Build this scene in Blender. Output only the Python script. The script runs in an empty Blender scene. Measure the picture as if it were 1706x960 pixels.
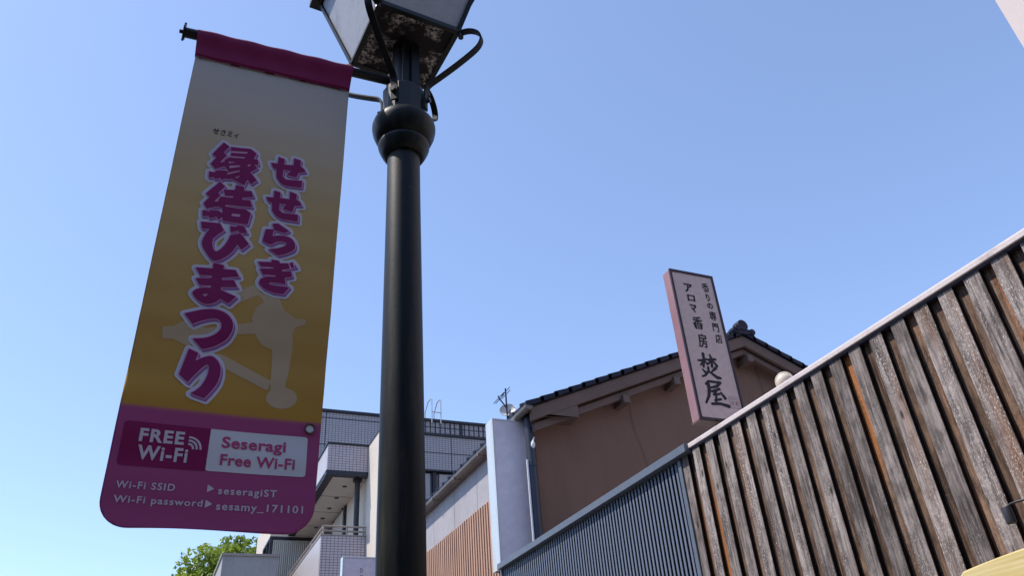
import bpy, bmesh, math, random
import numpy as np
from mathutils import Vector, Matrix
random.seed(7); rng = np.random.default_rng(7)
S = bpy.context.scene
COL = S.collection
R = math.radians

# ------------------------------------------------------------------ camera
cam_d = bpy.data.cameras.new('camera'); cam = bpy.data.objects.new('camera', cam_d); COL.objects.link(cam)
cam_d.sensor_fit = 'HORIZONTAL'; cam_d.sensor_width = 36.0; cam_d.lens = 27.593
cam_d.clip_start = 0.05; cam_d.clip_end = 2000
a, b, c = R(121.8975), R(-25.0880), R(-4.58895)
rot = Matrix.Rotation(b, 4, 'Z') @ Matrix.Rotation(a, 4, 'X') @ Matrix.Rotation(c, 4, 'Z')
cam.matrix_world = Matrix.Translation((0, 0, 1.6)) @ rot
S.camera = cam

# ------------------------------------------------------------------ light
SUN_EL, SUN_AZ = R(57), R(71)            # azimuth measured from the street (+Y) towards its left side (-X)
sun_dir = Vector((-math.cos(SUN_EL)*math.sin(SUN_AZ), math.cos(SUN_EL)*math.cos(SUN_AZ), math.sin(SUN_EL)))
ld = bpy.data.lights.new('sun', 'SUN'); ld.energy = 2.0; ld.angle = R(0.5); ld.color = (1.0, 0.93, 0.84)
sun = bpy.data.objects.new('sun', ld); COL.objects.link(sun)
sun.rotation_euler = (-sun_dir).to_track_quat('-Z', 'Y').to_euler(); sun.location = (-20, 20, 40)
W = bpy.data.worlds.new('World'); S.world = W; W.use_nodes = True
nt = W.node_tree; nt.nodes.clear()
sky = nt.nodes.new('ShaderNodeTexSky'); sky.sky_type = 'NISHITA'; sky.sun_disc = False
sky.sun_elevation = SUN_EL; sky.sun_rotation = -SUN_AZ
sky.altitude = 0; sky.air_density = 0.72; sky.dust_density = 0.25; sky.ozone_density = 5.0
hs = nt.nodes.new('ShaderNodeHueSaturation'); hs.inputs['Saturation'].default_value = 1.0; hs.inputs['Value'].default_value = 1.15; hs.inputs['Hue'].default_value = 0.505
bg = nt.nodes.new('ShaderNodeBackground'); bg.inputs[1].default_value = 0.15
wo = nt.nodes.new('ShaderNodeOutputWorld')
gm = nt.nodes.new('ShaderNodeGamma'); gm.inputs['Gamma'].default_value = 0.78
nt.links.new(sky.outputs[0], gm.inputs['Color']); nt.links.new(gm.outputs[0], hs.inputs['Color']); nt.links.new(hs.outputs[0], bg.inputs[0]); nt.links.new(bg.outputs[0], wo.inputs[0])
S.view_settings.view_transform = 'Standard'; S.view_settings.look = 'None'
S.view_settings.exposure = 1.29; S.view_settings.gamma = 1.0; S.view_settings.use_curve_mapping = False
S.render.engine = 'CYCLES'; S.cycles.max_bounces = 8; S.cycles.diffuse_bounces = 4

# ------------------------------------------------------------------ helpers
WLOC = {}
def wloc(o):
    return WLOC.get(o.name, Vector((0, 0, 0))) if o else Vector((0, 0, 0))
def tag(o, label=None, cat=None, group=None, kind=None):
    if label: o['label'] = label
    if cat: o['category'] = cat
    if group: o['group'] = group
    if kind: o['kind'] = kind
    return o
def thing(name, loc, label, cat, group=None):
    o = bpy.data.objects.new(name, None); COL.objects.link(o); o.location = loc; o.empty_display_size = 0.2
    WLOC[o.name] = Vector(loc)
    return tag(o, label, cat, group)

class MB:
    """collects world-space geometry, links it as ONE mesh object"""
    def __init__(s): s.v = []; s.f = []; s.uv = []; s.m = []; s.t = []
    def face(s, pts, uvs=None, m=0, t=0.5):
        k = len(s.v); s.v += [tuple(p) for p in pts]; s.f.append(list(range(k, k+len(pts))))
        if uvs is None:
            n = Vector((0, 0, 0)); P = [Vector(p) for p in pts]
            for i in range(len(P)): n += P[i].cross(P[(i+1) % len(P)])
            ax = max(range(3), key=lambda i: abs(n[i]))
            uvs = [((p.y, p.z), (p.x, p.z), (p.x, p.y))[ax] for p in P]
        s.uv.append(uvs); s.m.append(m); s.t.append(t)
    def box(s, x0, x1, y0, y1, z0, z1, m=0, uo=(0, 0), t=0.5):
        q = [((x0,y0,z0),(x0,y0,z1),(x0,y1,z1),(x0,y1,z0)), ((x1,y0,z0),(x1,y1,z0),(x1,y1,z1),(x1,y0,z1)),
             ((x0,y0,z0),(x1,y0,z0),(x1,y0,z1),(x0,y0,z1)), ((x0,y1,z0),(x0,y1,z1),(x1,y1,z1),(x1,y1,z0)),
             ((x0,y0,z0),(x0,y1,z0),(x1,y1,z0),(x1,y0,z0)), ((x0,y0,z1),(x1,y0,z1),(x1,y1,z1),(x0,y1,z1))]
        k = len(s.v)
        C8 = [(x,y,z) for x in (x0,x1) for y in (y0,y1) for z in (z0,z1)]
        s.v += C8; idx = {p: k+i for i, p in enumerate(C8)}
        for j, f in enumerate(q):
            s.f.append([idx[p] for p in f])
            s.uv.append([((p[1],p[2]),(p[0],p[2]),(p[0],p[1]))[j//2] for p in f])
            s.uv[-1] = [(u+uo[0], v+uo[1]) for u, v in s.uv[-1]]
            s.m.append(m); s.t.append(t)
        return s
    def prism(s, poly, y0, y1, m=0, axis='y', t=0.5):
        """poly = [(a,b)] in the plane perpendicular to axis, extruded along it"""
        def P(p, d): return (p[0], d, p[1]) if axis == 'y' else ((d, p[0], p[1]) if axis == 'x' else (p[0], p[1], d))
        n = len(poly); k = len(s.v)
        s.v += [P(p, y0) for p in poly] + [P(p, y1) for p in poly]
        def add(ix): 
            s.f.append(ix); s.m.append(m); s.t.append(t)
            pts = [Vector(s.v[i]) for i in ix]; nn = Vector((0,0,0))
            for i in range(len(pts)): nn += pts[i].cross(pts[(i+1) % len(pts)])
            ax = max(range(3), key=lambda i: abs(nn[i]))
            s.uv.append([((p.y,p.z),(p.x,p.z),(p.x,p.y))[ax] for p in pts])
        add(list(range(k, k+n))); add(list(range(k+2*n-1, k+n-1, -1)))
        for i in range(n):
            j = (i+1) % n; add([k+i, k+n+i, k+n+j, k+j])
        return s
    def tube(s, path, r, n=12, m=0, cap=True):
        path = [Vector(p) for p in path]; rr = r if isinstance(r, (list, tuple)) else [r]*len(path)
        rings = []; up = None
        for i, p in enumerate(path):
            d = (path[min(i+1, len(path)-1)] - path[max(i-1, 0)]).normalized()
            if up is None: up = d.orthogonal().normalized()
            up = (up - d*up.dot(d)).normalized(); w = d.cross(up)
            k = len(s.v); s.v += [tuple(p + (up*math.cos(2*math.pi*j/n) + w*math.sin(2*math.pi*j/n))*rr[i]) for j in range(n)]
            rings.append(k)
        L = 0
        for i in range(len(rings)-1):
            A, B = rings[i], rings[i+1]; L2 = L + (path[i+1]-path[i]).length
            for j in range(n):
                j2 = (j+1) % n; s.f.append([A+j, A+j2, B+j2, B+j]); s.m.append(m); s.t.append(.5)
                c_ = 2*math.pi*rr[i]/n; s.uv.append([(j*c_,L),((j+1)*c_,L),((j+1)*c_,L2),(j*c_,L2)])
            L = L2
        if cap:
            for A, rev in ((rings[0], True), (rings[-1], False)):
                ix = [A+j for j in range(n)]; ix = ix[::-1] if rev else ix
                s.f.append(ix); s.m.append(m); s.t.append(.5); s.uv.append([(0, 0)]*n)
        return s
    def lathe(s, cx, cy, prof, n=40, m=0, cap=True):
        """prof = [(r,z)] bottom to top; its own rings so silhouettes stay crisp"""
        rings = []
        for r, z in prof:
            k = len(s.v); s.v += [(cx+r*math.cos(2*math.pi*j/n), cy+r*math.sin(2*math.pi*j/n), z) for j in range(n)]; rings.append(k)
        for i in range(len(rings)-1):
            A, B = rings[i], rings[i+1]
            for j in range(n):
                j2 = (j+1) % n; s.f.append([A+j, A+j2, B+j2, B+j]); s.m.append(m); s.t.append(.5)
                s.uv.append([(j*.02, prof[i][1]), (j*.02+.02, prof[i][1]), (j*.02+.02, prof[i+1][1]), (j*.02, prof[i+1][1])])
        if cap:
            for A, rev in ((rings[0], True), (rings[-1], False)):
                ix = [A+j for j in range(n)]; ix = ix[::-1] if rev else ix
                s.f.append(ix); s.m.append(m); s.t.append(.5); s.uv.append([(0, 0)]*n)
        return s
    def strap(s, path, wv, w, th, m=0):
        """flat bar of width w (along wv) and thickness th swept along a path in the plane perpendicular to wv"""
        path = [Vector(p) for p in path]; wv = Vector(wv).normalized(); rings = []
        for i, p in enumerate(path):
            d = (path[min(i+1, len(path)-1)] - path[max(i-1, 0)]).normalized(); nn = d.cross(wv).normalized()
            k = len(s.v)
            s.v += [tuple(p + wv*(sx*w/2) + nn*(sy*th/2)) for sx, sy in ((-1,-1),(1,-1),(1,1),(-1,1))]; rings.append(k)
        for A, B in zip(rings, rings[1:]):
            for j in range(4):
                j2 = (j+1) % 4; s.f.append([A+j, A+j2, B+j2, B+j]); s.m.append(m); s.t.append(.5); s.uv.append([(0,0),(0,.03),(.03,.03),(.03,0)])
        for A, rev in ((rings[0], True), (rings[-1], False)):
            ix = [A+j for j in range(4)]; s.f.append(ix[::-1] if rev else ix); s.m.append(m); s.t.append(.5); s.uv.append([(0,0)]*4)
        return s
    def sphere(s, c, r, n=16, sc=(1, 1, 1), m=0):
        prof = [(r*math.sin(math.pi*i/n), -r*math.cos(math.pi*i/n)) for i in range(n+1)]
        k = len(s.v); s.lathe(0, 0, [(max(p, 1e-4), z) for p, z in prof], 2*n, m)
        for i in range(k, len(s.v)):
            x, y, z = s.v[i]; s.v[i] = (c[0]+x*sc[0], c[1]+y*sc[1], c[2]+z*sc[2])
        return s
    def build(s, name, mats, parent=None, bevel=0, smooth=False, loc=None, segs=2, fix=True):
        off = wloc(parent) if parent else Vector(loc or (0, 0, 0))
        me = bpy.data.meshes.new(name)
        me.from_pydata([tuple(Vector(p)-off) for p in s.v], [], s.f)
        ul = me.uv_layers.new(name='UVMap'); flat = [u for f in s.uv for q in f for u in q]; ul.data.foreach_set('uv', flat)
        ca = me.attributes.new('tint', 'FLOAT', 'FACE'); ca.data.foreach_set('value', s.t)
        for mm in (mats if isinstance(mats, (list, tuple)) else [mats]): me.materials.append(mm)
        me.polygons.foreach_set('material_index', s.m)
        me.update()
        if fix:
            bm = bmesh.new(); bm.from_mesh(me); bmesh.ops.recalc_face_normals(bm, faces=bm.faces); bm.to_mesh(me); bm.free()
        if smooth:
            me.polygons.foreach_set('use_smooth', [True]*len(me.polygons)); me.set_sharp_from_angle(angle=R(38))
        o = bpy.data.objects.new(name, me); COL.objects.link(o)
        if parent: o.parent = parent; WLOC[o.name] = off.copy()
        else: o.location = off; WLOC[o.name] = off.copy()
        if bevel:
            b_ = o.modifiers.new('bevel', 'BEVEL'); b_.width = bevel; b_.segments = segs; b_.limit_method = 'ANGLE'; b_.angle_limit = R(40)
        return o

# ------------------------------------------------------------------ materials
class NT:
    def __init__(s, name):
        s.mat = bpy.data.materials.new(name); s.mat.use_nodes = True; s.t = s.mat.node_tree
        s.b = s.t.nodes['Principled BSDF']
    def n(s, typ, **kw):
        nd = s.t.nodes.new(typ)
        for k, v in kw.items(): setattr(nd, k, v)
        return nd
    def l(s, a_, b_): s.t.links.new(a_, b_)
    def coord(s, out='Object', scale=(1, 1, 1)):
        tc = s.n('ShaderNodeTexCoord'); mp = s.n('ShaderNodeMapping'); mp.inputs['Scale'].default_value = scale
        s.l(tc.outputs[out], mp.inputs[0]); return mp.outputs[0]
    def noise(s, vec, scale, detail=4, rough=.55):
        nd = s.n('ShaderNodeTexNoise'); nd.inputs['Scale'].default_value = scale; nd.inputs['Detail'].default_value = detail; nd.inputs['Roughness'].default_value = rough
        s.l(vec, nd.inputs['Vector']); return nd.outputs['Fac']
    def ramp(s, fac, stops):
        nd = s.n('ShaderNodeValToRGB'); e = nd.color_ramp.elements
        while len(e) < len(stops): e.new(0.5)
        for i, (p, c_) in enumerate(stops):
            e[i].position = p; e[i].color = (*c_, 1) if len(c_) == 3 else c_
        s.l(fac, nd.inputs[0]); return nd.outputs[0]
    def mix(s, fac, a_, b_, mode='MIX'):
        nd = s.n('ShaderNodeMix', data_type='RGBA', blend_type=mode)
        for v, i in ((fac, 0), (a_, 6), (b_, 7)):
            if hasattr(v, 'is_linked'): s.l(v, nd.inputs[i])
            else: nd.inputs[i].default_value = v if i == 0 else (*v, 1)
        return nd.outputs[2]
    def math(s, op, a_, b_=0.0, clamp=False):
        nd = s.n('ShaderNodeMath', operation=op, use_clamp=clamp)
        for v, i in ((a_, 0), (b_, 1)):
            if hasattr(v, 'is_linked'): s.l(v, nd.inputs[i])
            else: nd.inputs[i].default_value = v
        return nd.outputs[0]
    def col(s, v):
        if hasattr(v, 'is_linked'): s.l(v, s.b.inputs['Base Color'])
        else: s.b.inputs['Base Color'].default_value = (*v, 1)
    def bump(s, h, strength=.3, dist=.01):
        nd = s.n('ShaderNodeBump'); nd.inputs['Strength'].default_value = strength; nd.inputs['Distance'].default_value = dist
        s.l(h, nd.inputs['Height']); s.l(nd.outputs[0], s.b.inputs['Normal'])
    def set(s, **kw):
        for k, v in kw.items(): s.b.inputs[k.replace('_', ' ')].default_value = v
        return s

def mat_plain(name, col, rough=.6, metal=0, var=.12, scale=6, bump=.0, stretch=(1, 1, 1), spec=.4):
    m = NT(name); v = m.coord('Object', stretch)
    f = m.noise(v, scale, 5); f2 = m.noise(v, scale*7, 3)
    lo = tuple(c_*(1-var) for c_ in col); hi = tuple(min(1, c_*(1+var)) for c_ in col)
    g = m.math('ADD', m.math('MULTIPLY', f, .7), m.math('MULTIPLY', f2, .3))
    m.col(m.ramp(g, [(.3, lo), (.7, hi)]))
    m.set(Roughness=rough, Metallic=metal); m.b.inputs['Specular IOR Level'].default_value = spec
    if bump: m.bump(f2, bump, .004)
    return m.mat
def mat_dirty(name, col, dirt, rough=.6, amount=.5, scale=3, stretch=(1, 1, .25), metal=0, bump=0, spec=.4):
    m = NT(name); v = m.coord('Object', stretch); f = m.noise(v, scale, 8, .65); f2 = m.noise(m.coord('Object'), scale*9, 4)
    k = m.ramp(f, [(1-amount-.12, (0,0,0)), (1-amount+.22, (1,1,1))])
    base = m.ramp(f2, [(.3, tuple(x*.92 for x in col)), (.7, tuple(min(1, x*1.06) for x in col))])
    nd = m.n('ShaderNodeRGBToBW'); m.l(k, nd.inputs[0])
    m.col(m.mix(nd.outputs[0], base, dirt)); m.set(Roughness=rough, Metallic=metal); m.b.inputs['Specular IOR Level'].default_value = spec
    if bump: m.bump(f2, bump, .004)
    return m.mat
def mat_tile(name, col, joint, tw, th, jw, var=.1, panel=None, rough=.35):
    m = NT(name); uv = m.coord('UV')
    br = m.n('ShaderNodeTexBrick'); br.offset = 0; br.squash = 1
    for k, v_ in (('Scale', 1.0), ('Mortar Size', jw), ('Mortar Smooth', .1), ('Brick Width', tw), ('Row Height', th), ('Bias', 0.0)): br.inputs[k].default_value = v_
    br.inputs['Color1'].default_value = (*[x*(1-var) for x in col], 1); br.inputs['Color2'].default_value = (*[min(1, x*(1+var)) for x in col], 1); br.inputs['Mortar'].default_value = (*joint, 1)
    m.l(uv, br.inputs['Vector']); out = br.outputs['Color']
    if panel:
        b2 = m.n('ShaderNodeTexBrick'); b2.offset = 0
        for k, v_ in (('Scale', 1.0), ('Mortar Size', panel[2]), ('Mortar Smooth', .05), ('Brick Width', panel[0]), ('Row Height', panel[1])): b2.inputs[k].default_value = v_
        m.l(uv, b2.inputs['Vector']); out = m.mix(b2.outputs['Fac'], out, (.03, .03, .04))
    grime = m.noise(m.coord('Object', (1, 1, .3)), 1.2, 6); out = m.mix(m.math('MULTIPLY', grime, .25), out, tuple(x*.6 for x in col))
    m.col(out); m.set(Roughness=rough); m.bump(m.math('SUBTRACT', 1.0, br.outputs['Fac']), .4, .004)
    return m.mat
def mat_wood(name, g0, g1, warm, warm_amt, fleck):
    m = NT(name); tc = m.n('ShaderNodeTexCoord'); at = m.n('ShaderNodeAttribute'); at.attribute_name = 'tint'; tint = at.outputs['Fac']
    def mp(sx, sy):
        k = m.n('ShaderNodeMapping'); k.inputs['Scale'].default_value = (sx, sy, 1); m.l(tc.outputs['UV'], k.inputs[0]); return k.outputs[0]
    grain = m.noise(mp(70, 3.5), 1, 8, .7); broad = m.noise(mp(7, 1.6), 1, 4, .6); blotch = m.noise(mp(16, 9), 1, 6, .65); fine = m.noise(mp(260, 30), 1, 3, .6)
    g = m.math('ADD', m.math('MULTIPLY', grain, .62), m.math('MULTIPLY', broad, .38))
    c0 = m.ramp(g, [(.38, tuple(x*.38 for x in g0)), (.46, g0), (.53, g1), (.62, tuple(min(1, x*1.45) for x in g1))])
    c0 = m.mix(m.ramp(blotch, [(.46, (0,0,0)), (.62, (1,1,1))]), c0, m.mix(.6, c0, tuple(x*.45 for x in g0)))
    # warm unweathered patches
    wsel = m.math('ADD', m.noise(mp(9, .55), 1, 3, .5), m.math('MULTIPLY', m.math('SUBTRACT', tint, .5), .35))
    wm = m.ramp(wsel, [(.62-warm_amt, (0,0,0)), (.74-warm_amt, (1,1,1))])
    wc = m.ramp(grain, [(.35, tuple(x*.5 for x in warm)), (.6, warm)])
    c1 = m.mix(m.math('MULTIPLY', wm, .85), c0, wc)
    # pale peeling flecks: elongated cells
    fl = m.noise(mp(300, 60), 1, 3, .6); fm = m.math('ADD', m.noise(mp(12, 3), 1, 4, .65), m.math('MULTIPLY', m.math('SUBTRACT', tint, .5), .16))
    k = m.math('MULTIPLY', m.ramp(fl, [(.585, (0,0,0)), (.63, (1,1,1))]), m.ramp(fm, [(.46, (0,0,0)), (.6, (1,1,1))]))
    c1 = m.mix(m.math('MULTIPLY', k, fleck), c1, (.62, .58, .55))
    # knots
    vo = m.n('ShaderNodeTexVoronoi', feature='F1'); vo.inputs['Scale'].default_value = 1; vo.inputs['Randomness'].default_value = 1; m.l(mp(13, 4.6), vo.inputs['Vector'])
    kn = m.ramp(vo.outputs['Distance'], [(.06, (1,1,1)), (.15, (0,0,0))])
    c1 = m.mix(m.math('MULTIPLY', kn, .85), c1, (.022, .015, .012))
    sc = m.math('ADD', .72, m.math('MULTIPLY', tint, .56)); cm = m.n('ShaderNodeCombineColor')
    for i in range(3): m.l(sc, cm.inputs[i])
    m.col(m.mix(1.0, c1, cm.outputs[0], 'MULTIPLY')); m.set(Roughness=.85); m.b.inputs['Specular IOR Level'].default_value = .15
    m.bump(m.math('ADD', grain, m.math('MULTIPLY', fine, .5)), .6, .004)
    return m.mat

M = {}
M['pole'] = mat_dirty('dark_green_pole_paint', (.006, .009, .009), (.028, .02, .017), .42, .25, 4, spec=.3, bump=.10)
p_ = NT('worn_dark_green_pole_paint'); v1 = p_.coord('Object', (1, 1, .10)); f1 = p_.noise(v1, 26, 5, .6); f2 = p_.noise(p_.coord('Object'), 55, 6, .7); f3 = p_.noise(p_.coord('Object', (1, 1, .5)), 7, 4)
c_0 = p_.ramp(f1, [(.35, (.004, .0065, .0065)), (.55, (.009, .013, .012)), (.72, (.034, .034, .028))])
chip = p_.math('MULTIPLY', p_.ramp(f2, [(.62, (0,0,0)), (.66, (1,1,1))]), p_.ramp(f3, [(.5, (0,0,0)), (.62, (1,1,1))]))
p_.col(p_.mix(chip, c_0, (.075, .042, .030))); p_.l(p_.math('ADD', .28, p_.math('MULTIPLY', f1, .35)), p_.b.inputs['Roughness']); p_.b.inputs['Specular IOR Level'].default_value = .3; p_.bump(f2, .14, .003); M['pole'] = p_.mat
M['pole_plain'] = mat_plain('lantern_dark_paint', (.011, .014, .014), .42, 0, .3, 10, .05)
M['strap'] = mat_dirty('bracket_paint', (.012, .014, .017), (.05, .036, .03), .6, .3, 5, spec=.25)
M['black'] = mat_plain('black_metal', (.012, .012, .014), .4)
M['cobweb'] = None
M['lantern_glass'] = mat_dirty('milky_lantern_pane', (.50, .52, .55), (.20, .19, .18), .35, .36, 4, (1, 1, 1))
M['sleeve'] = mat_plain('magenta_fabric', (.25, .010, .085), .72, 0, .08, 40, .05)
M['stitch'] = mat_plain('magenta_stitch', (.30, .012, .09), .8)
M['title'] = mat_plain('print_magenta', (.27, .008, .12), .7, 0, .05)
M['title_line'] = mat_plain('print_pale_pink', (.78, .42, .66), .7, 0, .04)
M['title_shadow'] = mat_plain('print_purple', (.36, .15, .42), .7, 0, .04)
M['title_halo'] = mat_plain('print_pale_halo', (.72, .70, .78), .7, 0, .03)
M['print_box'] = mat_plain('print_crimson', (.28, .004, .10), .7, 0, .05)
M['print_white'] = mat_plain('print_white', (.78, .80, .84), .7, 0, .03)
M['print_letter'] = mat_plain('print_lilac_white', (.74, .66, .76), .7, 0, .03)
M['print_pink_letter'] = mat_plain('print_pink_letter', (.55, .07, .22), .7, 0, .04)
M['print_black'] = mat_plain('print_black', (.015, .014, .02), .7)
M['print_bow'] = mat_plain('print_pale_silhouette', (.60, .45, .27), .72, 0, .04)
M['ring'] = mat_plain('brass_ring', (.30, .25, .18), .35, .8)
M['board'] = mat_wood('weathered_board', (.175, .146, .137), (.31, .266, .25), (.22, .12, .075), -.07, 1.0)
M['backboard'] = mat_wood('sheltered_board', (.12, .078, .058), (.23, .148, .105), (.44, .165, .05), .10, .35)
M['coping'] = mat_dirty('peeling_coping_paint', (.70, .62, .61), (.25, .16, .13), .55, .34, 9, (1, .5, 1))
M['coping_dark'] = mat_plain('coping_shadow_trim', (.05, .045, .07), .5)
M['steel_fence'] = mat_plain('slate_blue_paint', (.145, .175, .235), .5, 0, .08, 3)
M['board_edge_shade'] = mat_plain('painted_shade_board_edge', (.022, .015, .013), .9, 0, .3, 9, .1, (1, 1, .2), .1)  # near-black colour puts the shade of the gaps onto the board sides
M['dark_void'] = mat_plain('dark_backing', (.004, .004, .006), .95, 0, .1, 6, 0, (1, 1, 1), .05)
M['rail'] = mat_dirty('slate_rail_paint', (.125, .15, .19), (.22, .22, .24), .45, .3, 2)
M['sign_white'] = mat_dirty('shop_sign_face', (.64, .49, .45), (.55, .41, .38), .4, .3, 3)
M['sign_frame'] = mat_plain('shop_sign_frame', (.035, .020, .032), .4)
M['sign_side'] = mat_dirty('faded_pink_side', (.34, .19, .205), (.24, .10, .12), .6, .5, 1.5, (1, 1, .6))
M['ink'] = mat_plain('brush_ink', (.012, .008, .012), .5)
M['seal'] = mat_plain('seal_red', (.42, .10, .09), .6)
M['seal_paper'] = mat_plain('seal_ground', (.55, .44, .43), .6)
M['blank_sign'] = mat_dirty('blank_sign_face', (.74, .70, .76), (.64, .60, .66), .45, .35, 1.2, (1, 1, .5))
M['blank_sign_frame'] = mat_dirty('pale_weathered_metal', (.58, .66, .72), (.60, .52, .44), .5, .4, 3)
M['gable0'] = mat_dirty('brown_render', (.215, .135, .115), (.16, .10, .087), .9, .45, 1.1, (1, 1, .35), bump=.12, spec=.1)
q0 = NT('stained_brown_render'); st = q0.noise(q0.coord('Object', (1.2, 1.2, .25)), 1.6, 7, .65); bl = q0.noise(q0.coord('Object'), .8, 6, .6); fi = q0.noise(q0.coord('Object'), 42, 5, .7); ck = q0.n('ShaderNodeTexWave', wave_type='BANDS', bands_direction='X')
for k_0, v_0 in (('Scale', .11), ('Distortion', 14), ('Detail', 5), ('Detail Scale', 1.2)): ck.inputs[k_0].default_value = v_0
q0.l(q0.coord('Object', (1, 1, .4)), ck.inputs['Vector']); base0 = q0.ramp(q0.math('ADD', q0.math('MULTIPLY', st, .6), q0.math('MULTIPLY', bl, .4)), [(.34, (.18, .110, .082)), (.5, (.222, .137, .103)), (.66, (.245, .153, .116))])
base0 = q0.mix(q0.ramp(ck.outputs['Fac'], [(.0, (.35,.35,.35)), (.005, (0,0,0))]), base0, (.05, .035, .03)); q0.col(q0.mix(q0.math('MULTIPLY', fi, .35), base0, (.13, .088, .075))); q0.set(Roughness=.92); q0.b.inputs['Specular IOR Level'].default_value = .1; q0.bump(fi, .25, .006); M['gable'] = q0.mat
M['barge'] = mat_plain('brown_barge_paint', (.145, .098, .082), .7, 0, .12, 4)
M['rooftile'] = mat_plain('glazed_blue_black_tile', (.012, .015, .032), .5, 0, .25, 12, 0, spec=.25)
M['gutter'] = mat_dirty('tan_gutter', (.22, .18, .15), (.10, .08, .07), .45, .4, 4, (1, .4, 1))
M['pipe'] = mat_plain('slate_downpipe', (.045, .055, .08), .45)
M['panel'] = mat_dirty('grey_cement_panel', (.40, .38, .40), (.33, .30, .31), .8, .4, 1.2, (1, 1, .3))
M['joint'] = mat_plain('panel_joint', (.14, .13, .14), .9)
M['slat'] = mat_plain('terracotta_slat', (.50, .30, .205), .7, 0, .25, 5, 0, (1, 4, .3))
M['slatback'] = mat_plain('slat_backing', (.10, .045, .032), .9)
M['tile'] = mat_tile('grey_wall_tile', (.43, .40, .42), (.15, .145, .17), .115, .078, .011, .05, (2.3, .98, .022))
M['tile_pink'] = mat_tile('mauve_wall_tile', (.55, .47, .49), (.17, .145, .16), .115, .078, .010, .06)
M['tile_fine'] = mat_tile('pale_wall_tile', (.52, .47, .46), (.40, .36, .35), .115, .078, .006, .04)
M['cream'] = mat_dirty('cream_render', (.62, .55, .48), (.52, .45, .38), .85, .35, 1.0)
M['soffit'] = mat_plain('soffit_board', (.60, .55, .50), .8, 0, .05, 2)
M['darktrim'] = mat_plain('dark_trim', (.022, .022, .032), .45)
M['curtain'] = mat_plain('pale_curtain', (.46, .44, .40), .85, 0, .2, 3, 0, (9, 9, .2))
M['glass'] = mat_plain('dark_window_glass', (.05, .055, .07), .08, 0, .1, 1, 0, spec=.6)
M['railing'] = mat_plain('beige_railing', (.33, .28, .25), .45)
M['ladder'] = mat_plain('pale_ladder_pipe', (.45, .48, .52), .4)
M['dish'] = mat_plain('dish_white', (.66, .63, .62), .45)
M['grey_small'] = mat_dirty('grey_render', (.36, .35, .35), (.28, .27, .27), .85, .4, 1)
M['leafa'] = None
M['bark'] = mat_plain('bark', (.10, .075, .055), .9, 0, .3, 8)
M['beige'] = mat_plain('beige_tower_render', (.60, .50, .46), .85, 0, .04, 1)
M['globe'] = mat_plain('cream_globe', (.72, .64, .52), .35)
M['lamp_grey'] = mat_plain('grey_metal_lamp', (.045, .045, .055), .45, .2)
M['yellow'] = NT('pale_yellow_timber')
y_ = M['yellow']; g_ = y_.noise(y_.coord('Object', (4, 2.2, 90)), 1, 5, .6)
y_.col(y_.ramp(g_, [(.32, (.60, .46, .17)), (.5, (.72, .58, .25)), (.68, (.80, .68, .36))])); y_.set(Roughness=.5); M['yellow'] = y_.mat
M['asphalt'] = mat_plain('asphalt', (.055, .054, .052), .9, 0, .25, 3, .2)
M['paver'] = mat_tile('pavement_paver', (.15, .14, .135), (.06, .055, .05), .3, .15, .006, .1, None, .8)
M['kerb'] = mat_plain('kerb_stone', (.20, .195, .19), .85, 0, .12, 4)
M['dark_timber'] = mat_plain('dark_timber_cladding', (.045, .034, .028), .8, 0, .25, 3, .1, (1, 1, .1))
M['dark_brick'] = mat_tile('dark_brick', (.075, .055, .048), (.04, .035, .032), .22, .075, .010, .15, None, .85)
M['paint'] = mat_plain('road_paint', (.75, .75, .72), .7, 0, .1, 8)
# lantern underside: dark paint with pale cobwebs and insect dirt
w_ = NT('cobwebbed_underside'); vv = w_.coord('Object'); n1 = w_.noise(vv, 8, 3, .6); n2 = w_.noise(vv, 75, 7, .8)
web = w_.math('MULTIPLY', w_.ramp(n1, [(.47, (0,0,0)), (.56, (1,1,1))]), w_.ramp(n2, [(.46, (0,0,0)), (.58, (1,1,1))]))
w_.col(w_.mix(web, (.018, .014, .013), (.75, .68, .62))); w_.set(Roughness=.9); w_.bump(n2, .6, .01); M['cobweb'] = w_.mat
# leaves: tint per leaf
l_ = NT('leaf'); at_ = l_.n('ShaderNodeAttribute'); at_.attribute_name = 'tint'
l_.col(l_.ramp(at_.outputs['Fac'], [(0, (.07, .125, .02)), (.55, (.20, .28, .04)), (1, (.36, .42, .07))])); l_.set(Roughness=.5)
tr = l_.n('ShaderNodeBsdfTranslucent'); tr.inputs[0].default_value = (.30, .40, .05, 1); ms = l_.n('ShaderNodeMixShader'); ms.inputs[0].default_value = .35
out_ = l_.t.nodes['Material Output']; l_.l(l_.b.outputs[0], ms.inputs[1]); l_.l(tr.outputs[0], ms.inputs[2]); l_.l(ms.outputs[0], out_.inputs[0]); M['leafa'] = l_.mat
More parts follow.
